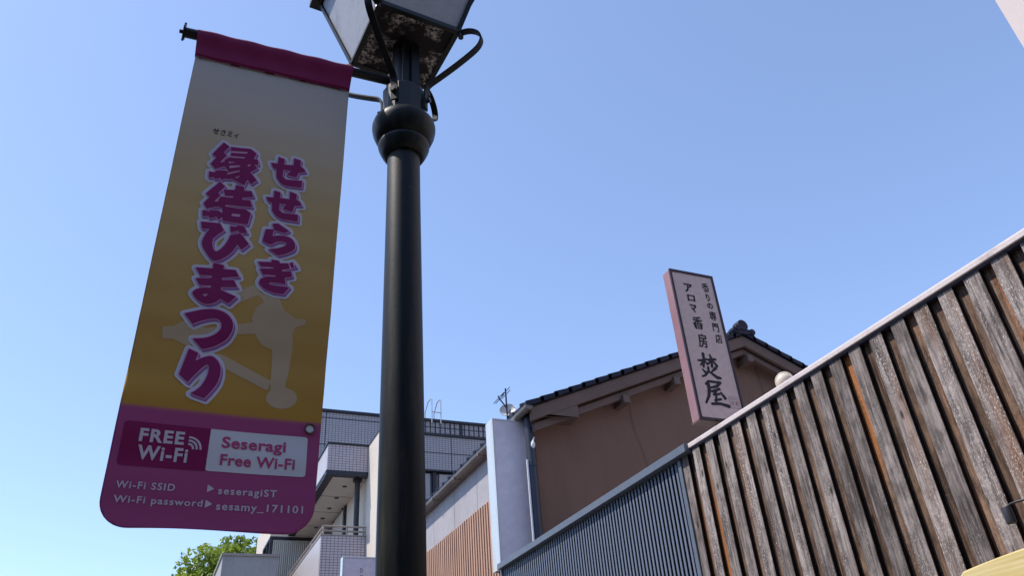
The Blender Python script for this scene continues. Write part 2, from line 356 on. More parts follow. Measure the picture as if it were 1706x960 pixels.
# banner cloth: printed beige-to-gold ground and mauve foot panel
k_ = NT('printed_banner_cloth'); sp = k_.n('ShaderNodeSeparateXYZ'); tc_ = k_.n('ShaderNodeTexCoord'); k_.l(tc_.outputs['Object'], sp.inputs[0])
zz = k_.math('DIVIDE', sp.outputs[2], 1.9)       # banner's own height, 0 foot .. 1 head
gr = k_.ramp(zz, [(.187, (.46, .085, .25)), (.1885, (.59, .315, .045)), (.42, (.62, .385, .11)), (.62, (.66, .47, .20)), (.82, (.64, .55, .42)), (1, (.60, .57, .55))])
wv = k_.noise(k_.coord('Object', (1, 1, 1)), 500, 2); k_.col(k_.mix(k_.math('MULTIPLY', wv, .10), gr, (.2, .2, .2)))
k_.set(Roughness=.75); k_.b.inputs['Specular IOR Level'].default_value = .2; cr = k_.math('ADD', k_.math('MULTIPLY', k_.noise(k_.coord('Object', (1.0, 1, 3.2)), 1.7, 2, .4), 1.0), k_.math('MULTIPLY', k_.noise(k_.coord('Object', (3, 1, 4)), 3, 2, .4), .2)); k_.bump(cr, .22, .03); M['cloth'] = k_.mat

# ------------------------------------------------------------------ flat print: signed distance + marching squares
def sdf_polys(px, pz, adds, subs):
    def one(poly):
        P = np.array(poly); Q = np.roll(P, -1, 0)
        d = np.full(px.shape, 1e9); ins = np.zeros(px.shape, bool)
        for (x1, z1), (x2, z2) in zip(P, Q):
            ex, ez = x2-x1, z2-z1; L = ex*ex+ez*ez + 1e-12
            t = np.clip(((px-x1)*ex+(pz-z1)*ez)/L, 0, 1)
            d = np.minimum(d, (px-x1-t*ex)**2+(pz-z1-t*ez)**2)
            if z1 != z2:
                c_ = ((z1 > pz) != (z2 > pz)) & (px < (x2-x1)*(pz-z1)/(z2-z1)+x1); ins ^= c_
        d = np.sqrt(d); return np.where(ins, -d, d)
    D = np.full(px.shape, 1e9)
    for p in adds: D = np.minimum(D, one(p))
    for p in subs: D = np.maximum(D, -one(p))
    return D
def sdf_strokes(px, pz, strokes):
    D = np.full(px.shape, 1e9)
    for st in strokes:
        for (x1, z1, r1), (x2, z2, r2) in zip(st, st[1:]):
            ex, ez = x2-x1, z2-z1; L = ex*ex+ez*ez + 1e-12
            t = np.clip(((px-x1)*ex+(pz-z1)*ez)/L, 0, 1)
            D = np.minimum(D, np.hypot(px-x1-t*ex, pz-z1-t*ez)-(r1+(r2-r1)*t))
    return D
def msquares(mb, fn, x0, x1, z0, z1, cell, place, m=0):
    nx, nz = int((x1-x0)/cell)+2, int((z1-z0)/cell)+2
    X = x0+np.arange(nx)*cell; Z = z0+np.arange(nz)*cell
    PX, PZ = np.meshgrid(X, Z, indexing='ij'); D = fn(PX, PZ)
    vid = {}
    def vert(key, x, z):
        if key not in vid: vid[key] = len(mb.v); mb.v.append(place(x, z))
        return vid[key]
    act = (D[:-1,:-1] < 0) | (D[1:,:-1] < 0) | (D[1:,1:] < 0) | (D[:-1,1:] < 0)
    for i, j in zip(*np.nonzero(act)):
        cs = [(i, j), (i+1, j), (i+1, j+1), (i, j+1)]; poly = []
        for q in range(4):
            A, B = cs[q], cs[(q+1) % 4]; da, db = D[A], D[B]
            if da < 0: poly.append(vert(A, X[A[0]], Z[A[1]]))
            if (da < 0) != (db < 0):
                t = da/(da-db); poly.append(vert((min(A, B), max(A, B)), X[A[0]]+(X[B[0]]-X[A[0]])*t, Z[A[1]]+(Z[B[1]]-Z[A[1]])*t))
        if len(poly) >= 3:
            mb.f.append(poly); mb.m.append(m); mb.t.append(.5); mb.uv.append([(mb.v[k][0], mb.v[k][2]) for k in poly])
def font_mesh(body, bold=0.0, spacing=1.0, shear=0.0):
    """outline of a line of writing as (verts2d, faces), normalised to its own bounding box"""
    cu = bpy.data.curves.new('tmp', 'FONT'); cu.body = body; cu.offset = bold; cu.space_character = spacing; cu.fill_mode = 'BOTH'; cu.resolution_u = 4; cu.shear = shear
    o = bpy.data.objects.new('tmp', cu); COL.objects.link(o)
    dg = bpy.context.evaluated_depsgraph_get(); dg.update()
    me = bpy.data.meshes.new_from_object(o.evaluated_get(dg)); bm = bmesh.new(); bm.from_mesh(me)
    bpy.data.objects.remove(o); bpy.data.curves.remove(cu); bpy.data.meshes.remove(me)
    return bm
def write(mb, body, x0, x1, z0, z1, place, bold=0.0, spacing=1.0, m=0, grid=None, shear=0.0, angle=0.0):
    bm = font_mesh(body, bold, spacing, shear)
    if not bm.verts: bm.free(); return
    xs = [v.co.x for v in bm.verts]; ys = [v.co.y for v in bm.verts]
    ax, bx, ay, by = min(xs), max(xs), min(ys), max(ys)
    for v in bm.verts:
        v.co.x = x0+(v.co.x-ax)/(bx-ax)*(x1-x0); v.co.y = z0+(v.co.y-ay)/max(by-ay, 1e-6)*(z1-z0)
    if angle:
        cx, cz = (x0+x1)/2, (z0+z1)/2; ca, sa = math.cos(angle), math.sin(angle)
        for v in bm.verts:
            dx, dz = v.co.x-cx, v.co.y-cz; v.co.x = cx+dx*ca-dz*sa; v.co.y = cz+dx*sa+dz*ca
    if grid:
        for k in range(int((x1-x0)/grid)+1):
            bmesh.ops.bisect_plane(bm, geom=bm.verts[:]+bm.edges[:]+bm.faces[:], plane_co=(x0+grid*(k+.5), 0, 0), plane_no=(1, 0, 0))
    k0 = len(mb.v); bm.verts.index_update()
    mb.v += [place(v.co.x, v.co.y) for v in bm.verts]
    for f in bm.faces:
        mb.f.append([k0+v.index for v in f.verts]); mb.m.append(m); mb.t.append(.5); mb.uv.append([(v.co.x, v.co.y) for v in f.verts])
    bm.free()

# printed title outlines in metres on the banner plane (x, z): solid polygons, cut-outs
GLYPHS = {
 'en': ([[[-0.0174,3.6885],[0.0048,3.6737],[-0.012,3.6429],[0.0,3.6315],[-0.0198,3.5919],[-0.0043,3.601],[-0.0009,3.5801],[-0.0307,3.5601],[-0.0503,3.5787],[-0.0355,3.613],[-0.0501,3.6248]],[[-0.0502,3.5441],[-0.032,3.5431],[-0.0298,3.5532],[-0.0013,3.5608],[0.0128,3.5454],[0.0152,3.5247],[0.0065,3.5248],[-0.0061,3.5144],[-0.009,3.5243],[-0.0283,3.5133],[-0.0311,3.522],[-0.0491,3.515]],[[0.0084,3.6735],[0.0796,3.6825],[0.1031,3.6666],[0.0951,3.6382],[0.1095,3.6396],[0.1155,3.6153],[0.0997,3.611],[0.1135,3.5988],[0.0901,3.5731],[0.1166,3.5415],[0.0983,3.52],[0.0831,3.5376],[0.0765,3.5085],[0.0303,3.5298],[0.0154,3.5235],[-0.0008,3.5276],[-0.0013,3.5608],[0.0165,3.5583],[-0.0018,3.5799],[-0.0054,3.6104],[0.0065,3.621],[0.0141,3.6403]]], [[[0.0114,3.6557],[0.0704,3.6661],[0.0696,3.6572],[0.0132,3.6475]],[[0.0028,3.6303],[0.0632,3.6405],[0.064,3.6333],[0.0036,3.6239]],[[0.0101,3.6061],[0.0365,3.6073],[0.0112,3.5967]],[[0.0141,3.5866],[0.0509,3.5978],[0.0517,3.5907],[0.0163,3.5751]],[[0.0111,3.5521],[0.0533,3.5754],[0.0541,3.5684],[0.012,3.5447]],[[0.0367,3.535],[0.0543,3.5504],[0.0541,3.5443],[0.0471,3.5365]],[[0.0757,3.6082],[0.0916,3.6101],[0.0795,3.597]]]),
 'musu': ([[[-0.0086,3.5067],[0.0125,3.4887],[-0.0081,3.4534],[0.0014,3.4455],[-0.0172,3.4113],[-0.0026,3.416],[-0.0,3.3951],[-0.0315,3.3786],[-0.0378,3.376],[-0.0505,3.3965],[-0.0346,3.4286],[-0.0488,3.441]],[[-0.0499,3.3665],[-0.0281,3.365],[-0.0257,3.3722],[0.0022,3.3766],[0.0161,3.3664],[0.0165,3.3487],[0.0066,3.3343],[-0.0008,3.347],[-0.0249,3.3337],[-0.0271,3.3442],[-0.0469,3.3375]],[[0.0075,3.4735],[0.0463,3.4809],[0.0471,3.5046],[0.0763,3.5026],[0.0782,3.4843],[0.1032,3.4894],[0.1129,3.4637],[0.0748,3.452],[0.0757,3.443],[0.1033,3.4462],[0.1134,3.4164],[0.0222,3.4072],[0.0231,3.3995],[0.0914,3.4021],[0.1119,3.3887],[0.1054,3.3356],[0.02,3.3341],[0.0135,3.3882],[0.0001,3.394],[-0.0045,3.4246],[0.0029,3.4401],[0.0445,3.4434],[0.0445,3.4515],[0.0159,3.4456]]], [[[0.0474,3.3737],[0.0769,3.3772],[0.0757,3.3646],[0.0478,3.3626]],[[-0.0172,3.4113],[-0.0041,3.4281],[-0.003,3.4193]]]),
 'bi': ([[[-0.0487,3.3141],[0.0141,3.3206],[0.0308,3.2927],[0.0108,3.2668],[-0.0002,3.2495],[-0.0005,3.2282],[0.0063,3.2044],[0.0162,3.197],[0.0277,3.2088],[0.0386,3.2279],[0.0474,3.251],[0.0535,3.2771],[0.0813,3.2907],[0.09,3.2882],[0.1185,3.251],[0.0966,3.2208],[0.0809,3.242],[0.0702,3.2112],[0.0563,3.1894],[0.036,3.1677],[0.0238,3.1612],[0.0145,3.1583],[-0.003,3.1693],[-0.0226,3.1964],[-0.0323,3.2153],[-0.0345,3.2316],[-0.0311,3.2492],[-0.0244,3.272],[-0.0167,3.2888],[-0.0415,3.2844]],[[0.048,3.3173],[0.0699,3.3177],[0.0705,3.3267],[0.0944,3.3265],[0.1085,3.2977],[0.082,3.292],[0.0775,3.3019],[0.053,3.2889]]], []),
 'ma': ([[[0.0138,3.151],[0.0475,3.1463],[0.0485,3.1311],[0.0864,3.1342],[0.1013,3.1105],[0.0479,3.0965],[0.0481,3.0875],[0.0852,3.0943],[0.1004,3.0669],[0.0486,3.0577],[0.0506,3.0471],[0.1007,3.0283],[0.0787,2.9981],[0.0516,3.013],[0.0435,3.0019],[0.035,2.9947],[0.0218,2.9886],[0.0081,2.9863],[-0.0048,2.9899],[-0.0148,2.9959],[-0.0272,3.0073],[-0.0368,3.0211],[-0.0334,3.0304],[-0.0266,3.0374],[-0.0166,3.0441],[-0.0062,3.0479],[0.0169,3.051],[0.0167,3.0589],[-0.019,3.0554],[-0.034,3.0804],[0.0143,3.0903],[0.014,3.0993],[-0.0227,3.0954],[-0.0397,3.1223],[0.0136,3.1275]]], [[[-0.0066,3.0215],[0.0145,3.0271],[0.0045,3.0137]]]),
 'tsu': ([[[-0.0492,2.9409],[-0.0214,2.9539],[0.0017,2.9643],[0.0287,2.9706],[0.0426,2.9713],[0.0537,2.9699],[0.0667,2.9663],[0.0767,2.9612],[0.0862,2.9541],[0.0926,2.9465],[0.0993,2.9362],[0.1031,2.9235],[0.1038,2.9104],[0.1016,2.8961],[0.0944,2.8773],[0.0879,2.8672],[0.0797,2.8586],[0.0574,2.8409],[0.0389,2.831],[0.0203,2.8239],[-0.0126,2.8572],[0.0064,2.8603],[0.0211,2.8639],[0.0326,2.8683],[0.0411,2.8732],[0.0509,2.8802],[0.0591,2.8888],[0.0655,2.899],[0.0682,2.9088],[0.0666,2.9217],[0.0627,2.9286],[0.0573,2.9343],[0.05,2.937],[0.0423,2.9367],[0.0303,2.9339],[0.0186,2.9292],[-0.0015,2.9195],[-0.0202,2.9064]]], []),
 'ri': ([[[-0.0177,2.8204],[0.0121,2.8092],[0.0063,2.7806],[0.0231,2.7932],[0.0396,2.802],[0.051,2.8051],[0.0614,2.8007],[0.0704,2.7925],[0.0788,2.7807],[0.0832,2.7685],[0.0855,2.7527],[0.0851,2.7365],[0.0818,2.7156],[0.0744,2.6967],[0.062,2.673],[0.0485,2.6516],[0.0071,2.6636],[0.0213,2.6773],[0.0327,2.6919],[0.0401,2.7084],[0.0457,2.7249],[0.0491,2.7435],[0.049,2.7596],[0.0467,2.7696],[0.0414,2.7724],[0.0329,2.7633],[0.0247,2.7519],[0.0087,2.7272],[0.001,2.7139],[-0.0057,2.7008],[-0.034,2.7265],[-0.0264,2.7728]]], []),
 'se1': ([[[0.1832,3.6715],[0.2065,3.6656],[0.2072,3.6392],[0.2403,3.6441],[0.2406,3.6791],[0.2672,3.674],[0.2661,3.647],[0.2824,3.635],[0.2879,3.6222],[0.2625,3.6134],[0.2568,3.5878],[0.2186,3.5918],[0.2335,3.6138],[0.2062,3.6146],[0.2059,3.5825],[0.2189,3.57],[0.2788,3.5775],[0.2782,3.5435],[0.2334,3.5401],[0.2153,3.5414],[0.1998,3.5492],[0.1847,3.569],[0.1794,3.6115],[0.1672,3.6143],[0.1578,3.6359],[0.183,3.6387]]], []),
 'se2': ([[[0.1826,3.5097],[0.205,3.5056],[0.2057,3.4807],[0.2396,3.4813],[0.2381,3.5178],[0.2641,3.5106],[0.2645,3.4854],[0.2786,3.4772],[0.2857,3.4616],[0.2608,3.4557],[0.2545,3.4238],[0.2186,3.4323],[0.2298,3.4559],[0.2065,3.4541],[0.2076,3.4241],[0.2201,3.4139],[0.2756,3.4173],[0.2765,3.3856],[0.2313,3.3847],[0.2138,3.3863],[0.1971,3.3955],[0.1824,3.4144],[0.1791,3.4513],[0.1642,3.4553],[0.1566,3.4744],[0.1826,3.477]]], []),
 'ra': ([[[0.1888,3.3574],[0.2083,3.3638],[0.2508,3.3377],[0.2349,3.3244],[0.199,3.3302]],[[0.1685,3.3294],[0.1971,3.3337],[0.1939,3.3019],[0.2131,3.3091],[0.2343,3.3125],[0.2499,3.3101],[0.2629,3.3031],[0.2715,3.2913],[0.2758,3.2767],[0.2753,3.2632],[0.2699,3.2525],[0.2469,3.2345],[0.2207,3.2217],[0.1857,3.2429],[0.218,3.2533],[0.2382,3.2659],[0.2438,3.272],[0.2445,3.2818],[0.2334,3.2864],[0.2125,3.2808],[0.1899,3.2627],[0.1619,3.2721]]], []),
 'gi': ([[[0.2001,3.2008],[0.2256,3.2002],[0.2295,3.1898],[0.2592,3.1956],[0.2737,3.204],[0.2874,3.1843],[0.2669,3.1747],[0.2392,3.1639],[0.2398,3.1567],[0.2693,3.1641],[0.2756,3.1414],[0.2508,3.1331],[0.2559,3.1068],[0.2218,3.1079],[0.2029,3.1055],[0.1995,3.1013],[0.2036,3.0974],[0.2229,3.0955],[0.2701,3.0968],[0.252,3.065],[0.2139,3.0654],[0.1836,3.0778],[0.1709,3.0897],[0.167,3.0997],[0.1713,3.1148],[0.1906,3.1274],[0.2197,3.131],[0.2207,3.1366],[0.1753,3.1336],[0.1644,3.1551],[0.2108,3.164],[0.2104,3.1694],[0.1664,3.1647],[0.1558,3.1828],[0.2011,3.1898]]], [[[0.2558,3.2005],[0.2593,3.202],[0.2705,3.1754],[0.2659,3.172]],[[0.2711,3.2065],[0.2744,3.2072],[0.2817,3.1869],[0.2792,3.1804]]]),
 'bow': ([[[-0.1052,2.8859],[-0.0749,2.8917],[-0.0402,2.9198],[0.0217,2.8993],[0.1139,2.9274],[0.1742,2.9441],[0.1782,2.9045],[0.1178,2.8925],[0.0251,2.8728],[-0.0228,2.8306],[-0.0687,2.8497],[-0.099,2.8459]],[[0.0955,3.0452],[0.1593,3.0924],[0.1763,3.056],[0.1103,3.0062]],[[0.0664,2.8196],[0.0921,2.8114],[0.2402,2.7402],[0.2333,2.705],[0.0816,2.7752]],[[0.1681,3.0579],[0.2323,3.0625],[0.2592,3.002],[0.2992,2.9763],[0.3319,2.9782],[0.3359,2.9597],[0.3016,2.9449],[0.294,2.9186],[0.2999,2.8638],[0.2935,2.7788],[0.2838,2.7079],[0.2435,2.7033],[0.2374,2.8551],[0.2027,2.8654],[0.1822,2.8898],[0.1715,2.9189],[0.1595,2.9606],[0.1686,2.9999],[0.1928,3.0232]],[[0.3279,2.6887],[0.3264,2.677],[0.3204,2.6659],[0.3103,2.6566],[0.2974,2.65],[0.2829,2.6467],[0.2681,2.6469],[0.2544,2.6508],[0.2433,2.6577],[0.2357,2.6672],[0.2323,2.6783],[0.2335,2.6899],[0.2393,2.701],[0.249,2.7104],[0.2619,2.7173],[0.2766,2.7208],[0.2916,2.7207],[0.3056,2.7169],[0.317,2.7098],[0.3247,2.7001]]], []),
}
BRUSH = [[[3.4316,4.116,0.0048],[3.4693,4.1209,0.0076],[3.513,4.136,0.0055]],[[3.4894,4.1779,0.0104],[3.4867,4.1325,0.009],[3.4689,4.0684,0.0075]],[[3.4796,4.1223,0.0076],[3.4591,4.0917,0.0055],[3.4425,4.0773,0.0027]],[[3.4919,4.1177,0.0034],[3.5046,4.1007,0.0069]],[[3.5219,4.1309,0.0062],[3.5547,4.1415,0.007],[3.5923,4.1433,0.0077]],[[3.5494,4.1753,0.0056],[3.5582,4.142,0.0091],[3.546,4.0782,0.009]],[[3.5566,4.1355,0.0063],[3.5261,4.1066,0.0048],[3.5084,4.0888,0.0028]],[[3.5682,4.1277,0.0049],[3.5927,4.0904,0.0105]],[[3.4548,4.0451,0.0041],[3.4761,4.0233,0.0089]],[[3.5775,4.0698,0.0104],[3.5359,4.0369,0.0048]],[[3.5099,4.0674,0.0076],[3.5057,4.0362,0.0076],[3.4743,4.0018,0.0061],[3.4411,3.9869,0.0047]],[[3.5057,4.0362,0.0055],[3.5374,4.0157,0.0089],[3.5717,3.9924,0.0124],[3.6012,3.9899,0.0076]],[[3.4565,3.9273,0.0068],[3.4854,3.9518,0.0082],[3.5349,3.9516,0.0075],[3.5882,3.9519,0.009]],[[3.5805,3.9479,0.0103],[3.5538,3.9207,0.0089],[3.514,3.9071,0.0068]],[[3.4767,3.9297,0.0122],[3.475,3.8818,0.0121],[3.4599,3.8328,0.0094],[3.4236,3.7763,0.0053]],[[3.4828,3.9005,0.0061],[3.5386,3.9129,0.0068]],[[3.4956,3.8722,0.0074],[3.5393,3.8891,0.0068],[3.5681,3.8983,0.0082]],[[3.5378,3.8829,0.0068],[3.5058,3.8467,0.0061],[3.558,3.8584,0.0068]],[[3.574,3.8691,0.0061],[3.6006,3.8305,0.0116]],[[3.5271,3.8402,0.0061],[3.5147,3.8035,0.0074],[3.5106,3.7738,0.006]],[[3.5047,3.8024,0.0047],[3.5609,3.8173,0.0075]],[[3.4746,3.7729,0.008],[3.545,3.7804,0.0088],[3.6173,3.7675,0.0122]]]

# ================================================================== SETTING: ground
mb = MB(); mb.face([(-400,-400,-.004),(400,-400,-.004),(400,400,-.004),(-400,400,-.004)]); tag(mb.build('ground', M['asphalt']), kind='structure')
mb = MB(); mb.face([(-3.6,-60,0),(.3,-60,0),(.3,60,0),(-3.6,60,0)]); tag(mb.build('road', M['asphalt']), kind='structure')
mb = MB()
for y in range(-20, 40, 6): mb.face([(-1.72,y,.004),(-1.6,y,.004),(-1.6,y+3,.004),(-1.72,y+3,.004)])
tag(mb.build('road_markings', M['paint']), kind='structure')
mb = MB(); mb.box(.42, 60, -60, 60, -.02, .11); tag(mb.build('pavement', M['paver']), kind='structure')
mb = MB(); mb.box(.3, .42, -60, 60, -.02, .12); tag(mb.build('kerb', M['kerb'], bevel=.012), kind='structure')
mb = MB(); mb.box(-60, -3.72, -60, 60, -.02, .11); tag(mb.build('pavement_opposite', M['paver']), kind='structure')
mb = MB(); mb.box(-3.72, -3.6, -60, 60, -.02, .12); tag(mb.build('kerb_opposite', M['kerb'], bevel=.012), kind='structure')

# ================================================================== unseen dark buildings added behind the viewer and across the street to cut skylight
q_ = thing('brick_sky_blocker', (0, -8, .11), 'unseen dark brick building added behind the viewer to block skylight', 'building')
mb = MB(); mb.box(-13, 15, -20, -8, .0, 10.4); mb.build('wall', M['dark_brick'], q_)
mb = MB(); mb.box(-13.1, 15.1, -20.1, -7.9, 10.4, 10.7); mb.build('parapet', M['darktrim'], q_)
w0 = None
for z in (1.0, 4.2, 7.4):
    for x in (-11, -7, -3, 1, 5, 9):
        if w0 is None:
            q = MB(); q.box(x, x+2.2, -8.02, -7.94, z, z+2.2); w0 = q.build('window', M['darktrim'], q_); q = MB(); q.box(x+.08, x+2.12, -7.94, -7.93, z+.08, z+2.12); g0 = q.build('pane', M['glass'], w0); b0 = (x, z)
        else:
            d = w0.copy(); COL.objects.link(d); d.parent = q_; d.location = (x-b0[0], 0, z-b0[1]); e_ = g0.copy(); COL.objects.link(e_); e_.parent = d
q_ = thing('townhouse_sky_blocker', (-8, 4, .11), 'unseen dark timber townhouse added across the street to block low skylight', 'house')  # out of view, added to hold back low skylight from the left
mb = MB(); mb.box(-13, -5.2, -5, 15, .0, 5.6); mb.build('wall', M['dark_timber'], q_)
mb = MB(); mb.prism([(-13.5,5.5),(-4.6,5.5),(-4.6,5.62),(-9.05,7.4),(-13.5,5.62)], -5.4, 15.4); mb.build('roof', M['rooftile'], q_)
for y in (-3, 1, 5, 9, 12):
    q = MB(); q.box(-5.22, -5.14, y, y+1.8, 3.4, 4.9); w0 = q.build('window', M['darktrim'], q_); q = MB(); q.box(-5.14, -5.13, y+.07, y+1.73, 3.47, 4.83); q.build('pane', M['glass'], w0)
q = MB(); q.box(-5.23, -5.12, 3.0, 4.0, .11, 2.2); q.build('door', M['darktrim'], q_)

# ================================================================== TILED BUILDING (far, left of the lamp post)
T = thing('tiled_building', (5.67, 24, .11), 'grey tiled building with two balconies and a flat roof behind the banner', 'building')
mb = MB(); mb.box(5.67, 16, 27, 40, .11, 11.3); mb.build('wall', M['tile'], T)
mb = MB(); mb.box(4.25, 16, 26, 40, 11.12, 12.42); mb.box(4.25, 16, 26.003, 40, 12.42, 12.95); mb.build('upper_storey', M['tile'], T)
mb = MB(); mb.box(4.19, 16.06, 25.94, 40.06, 12.95, 13.05); mb.box(8.05, 16.03, 25.95, 26.4, 12.40, 12.50); mb.build('roof_trim', M['darktrim'], T)
mb = MB()
x = 8.2
while x < 14: mb.box(x, x+.035, 25.985, 26.02, 12.50, 12.95); x += .19
mb.box(9.57, 9.66, 25.98, 26.02, 12.5, 12.95); mb.build('parapet_seams', M['darktrim'], T)
mb = MB(); mb.box(8.0, 15.8, 25.98, 26.0, 11.06, 11.12); mb.build('lintel', M['darktrim'], T)
f = MB(); f.box(5.92, 15.5, 26.16, 26.2, 8.2, 11.10); fo = f.build('window', M['glass'], T)
f = MB(); f.box(8.5, 8.62, 26.05, 26.15, 8.2, 11.05); f.box(10.6, 10.68, 26.05, 26.15, 8.2, 11.05); f.box(12.6, 12.7, 26.05, 26.15, 8.2, 11.05); f.build('frame', M['darktrim'], fo)
f = MB(); f.box(8.75, 10.5, 26.1, 26.14, 8.2, 11.0); f.box(10.8, 12.4, 26.1, 26.14, 8.2, 11.0); f.box(7.0, 8.4, 26.1, 26.14, 8.2, 11.0); f.build('shutter_panel', M['panel'], fo)
mb = MB(); mb.box(5.67, 5.90, 22.66, 26.97, .11, 11.0); mb.build('fin_wall', M['cream'], T)
mb = MB(); mb.box(5.66, 5.92, 22.62, 24.0, 11.0, 11.06); mb.build('fin_cap', M['darktrim'], T)
# upper balcony: tiled front (faces the viewer) and paler street side
bal = MB(); bal.box(4.37, 5.665, 24.0, 24.15, 10.14, 11.0); bo = bal.build('upper_balcony', M['tile_pink'], T)
mb = MB(); mb.box(4.368, 4.52, 24.15, 31.2, 10.14, 11.0); mb.build('street_side', M['tile_fine'], bo)
mb = MB(); mb.box(4.33, 5.665, 23.96, 24.19, 11.0, 11.06); mb.box(4.33, 4.56, 24.19, 31.24, 11.0, 11.06); mb.build('coping', M['darktrim'], bo)
mb = MB(); mb.box(4.34, 5.665, 23.97, 24.2, 9.99, 10.14); mb.box(4.34, 4.58, 24.2, 31.2, 10.07, 10.14); mb.box(4.355, 4.6, 24.2, 31.2, 9.99, 10.05); mb.build('edge_band', M['darktrim'], bo)
mb = MB(); mb.box(4.6, 5.665, 24.2, 31.2, 10.02, 10.12); mb.build('soffit', M['soffit'], bo)
dl = MB(); dl.lathe(5.17, 25.12, [(.075, 10.004), (.085, 10.019)], 16); d0 = dl.build('downlight', M['black'], bo, smooth=True)
for x, y in ((5.17, 26.35), (5.17, 27.55), (5.18, 28.78), (5.18, 30.0)):
    d = d0.copy(); COL.objects.link(d); d.parent = bo; d.location = (x-5.17, y-25.12, 0)
dl = MB(); dl.lathe(5.57, 25.16, [(.06, 10.008), (.065, 10.019)], 16); d0 = dl.build('spotlight', M['barge'], bo, smooth=True)
d = d0.copy(); COL.objects.link(d); d.parent = bo; d.location = (.05, 2.34, 0)
mb = MB()
for y in (26.2, 28.0, 29.8): mb.box(4.6, 5.66, y, y+.03, 10.015, 10.0195)
mb.build('soffit_joint', M['joint'], bo)
# lower balcony
bal = MB(); bal.box(4.31, 5.665, 24.0, 24.15, 6.0, 8.12); lb = bal.build('lower_balcony', M['tile_pink'], T)
mb = MB(); mb.box(4.308, 4.46, 24.15, 32.0, 6.0, 8.12); mb.build('street_side', M['tile_fine'], lb)
mb = MB(); mb.box(4.30, 5.66, 23.99, 24.0, 6.66, 6.70); mb.build('tile_joint', M['darktrim'], lb)
mb = MB(); mb.box(4.29, 5.665, 23.98, 24.17, 8.12, 8.15); mb.box(4.29, 4.48, 24.17, 32, 8.12, 8.15); mb.build('coping', M['railing'], lb)
mb = MB()
for z in (8.28, 8.42):
    mb.tube([(5.66, 24.08, z), (4.38, 24.08, z)], .03, 8); mb.tube([(4.38, 24.05, z), (4.38, 31.9, z)], .03, 8)
for y in (24.08, 26, 28, 30, 31.9): mb.tube([(4.38, y, 8.15), (4.38, y, 8.42)], .022, 8)
for x in (5.1, 5.6): mb.tube([(x, 24.08, 8.15), (x, 24.08, 8.42)], .022, 8)
mb.build('railing', M['railing'], lb, smooth=True)
mb = MB(); mb.box(4.46, 5.665, 24.15, 31.0, 7.0, 7.12); mb.build('deck', M['panel'], lb)
mb = MB(); mb.tube([(5.42, 24.35, 7.12), (5.42, 24.35, 9.93)], .085, 16); mb.tube([(5.42, 24.35, 9.93), (5.42, 24.35, 10.015)], .15, 16); mb.build('column', M['darktrim'], T, smooth=True)
# recessed street windows under the soffit, far bay with curtained corner window
f = MB(); f.box(5.63, 5.665, 27.0, 30.9, 7.15, 9.98); fo = f.build('window', M['glass'], T)
f = MB(); f.box(5.60, 5.625, 27.3, 29.0, 7.2, 9.9); f.build('curtain', M['curtain'], fo)
f = MB()
for y in (27.02, 29.0, 30.84): f.box(5.59, 5.655, y, y+.06, 7.15, 9.98)
f.build('frame', M['darktrim'], fo)
mb = MB(); mb.box(3.70, 16, 31.25, 35.6, .11, 7.2); mb.box(3.7, 16, 31.25, 35.6, 9.98, 11.0); mb.box(3.70, 3.85, 33.3, 35.6, 7.2, 9.98); mb.box(5.5, 5.67, 31.05, 31.25, 7.0, 9.98); mb.build('far_bay', M['cream'], T)
f = MB(); f.box(3.80, 5.5, 31.33, 31.36, 7.2, 9.9); f.box(3.80, 3.83, 31.36, 33.3, 7.2, 9.9); fo = f.build('corner_window', M['glass'], T)
f = MB(); y = 3.86
while y < 5.5: f.tube([(y, 31.30, 7.2), (y, 31.30, 9.85)], .035, 8); y += .075
f.build('curtain', M['curtain'], fo, smooth=True)
f = MB(); f.box(3.71, 5.5, 31.26, 31.34, 9.9, 9.98); f.box(3.70, 3.80, 31.25, 33.3, 9.88, 9.979); f.box(3.71, 3.80, 31.26, 31.34, 7.2, 9.88); f.box(3.72, 3.79, 32.2, 32.27, 7.2, 9.88); f.box(3.72, 3.80, 33.22, 33.3, 7.2, 9.88); f.build('frame', M['darktrim'], fo)
# roof access ladder hoops
mb = MB()
for x0 in (8.32, 8.67):
    mb.tube([(x0, 26.35, 13.0), (x0, 26.35, 13.45), (x0+.05, 26.1, 13.78), (x0+.10, 25.90, 13.84), (x0+.11, 25.86, 13.80), (x0+.11, 25.86, 12.85)], .022, 8)
mb.tube([(8.43, 25.86, 13.28), (8.78, 25.86, 13.28)], .018, 8)
tag(mb.build('roof_ladder', M['ladder'], smooth=True, loc=(8.55, 25.9, 12.2)), 'pale pipe ladder hoops rising over the tiled flat roof edge', 'ladder')

# ================================================================== SMALL GREY BUILDING + TREE (behind banner foot)
g = thing('flat_roofed_building', (2.7, 28, .11), 'small plain grey building with flat roof in front of the tree', 'building')
mb = MB(); mb.box(1.87, 3.62, 28.0, 33, .11, 8.42); mb.build('wall', M['grey_small'], g)
mb = MB(); mb.box(1.82, 3.66, 27.95, 33.05, 8.42, 8.5); mb.build('roof_trim', M['railing'], g)
f = MB(); f.box(1.4, 1.87, 29.5, 31.0, 7.75, 7.83); f.build('awning', M['lamp_grey'], g)
f = MB(); f.box(2.2, 3.2, 27.97, 28.0, 4.2, 5.6); f.build('window', M['glass'], g)
t = thing('leafy_tree', (3.1, 41, 0), 'leafy green tree growing behind the small grey flat roofed building', 'tree')
mb = MB(); mb.tube([(3.1,41,0),(3.15,41,2.5),(3.0,41.1,5),(3.2,41,7.5),(3.1,41,10)], [.34,.27,.22,.15,.06], 12)
cl = []
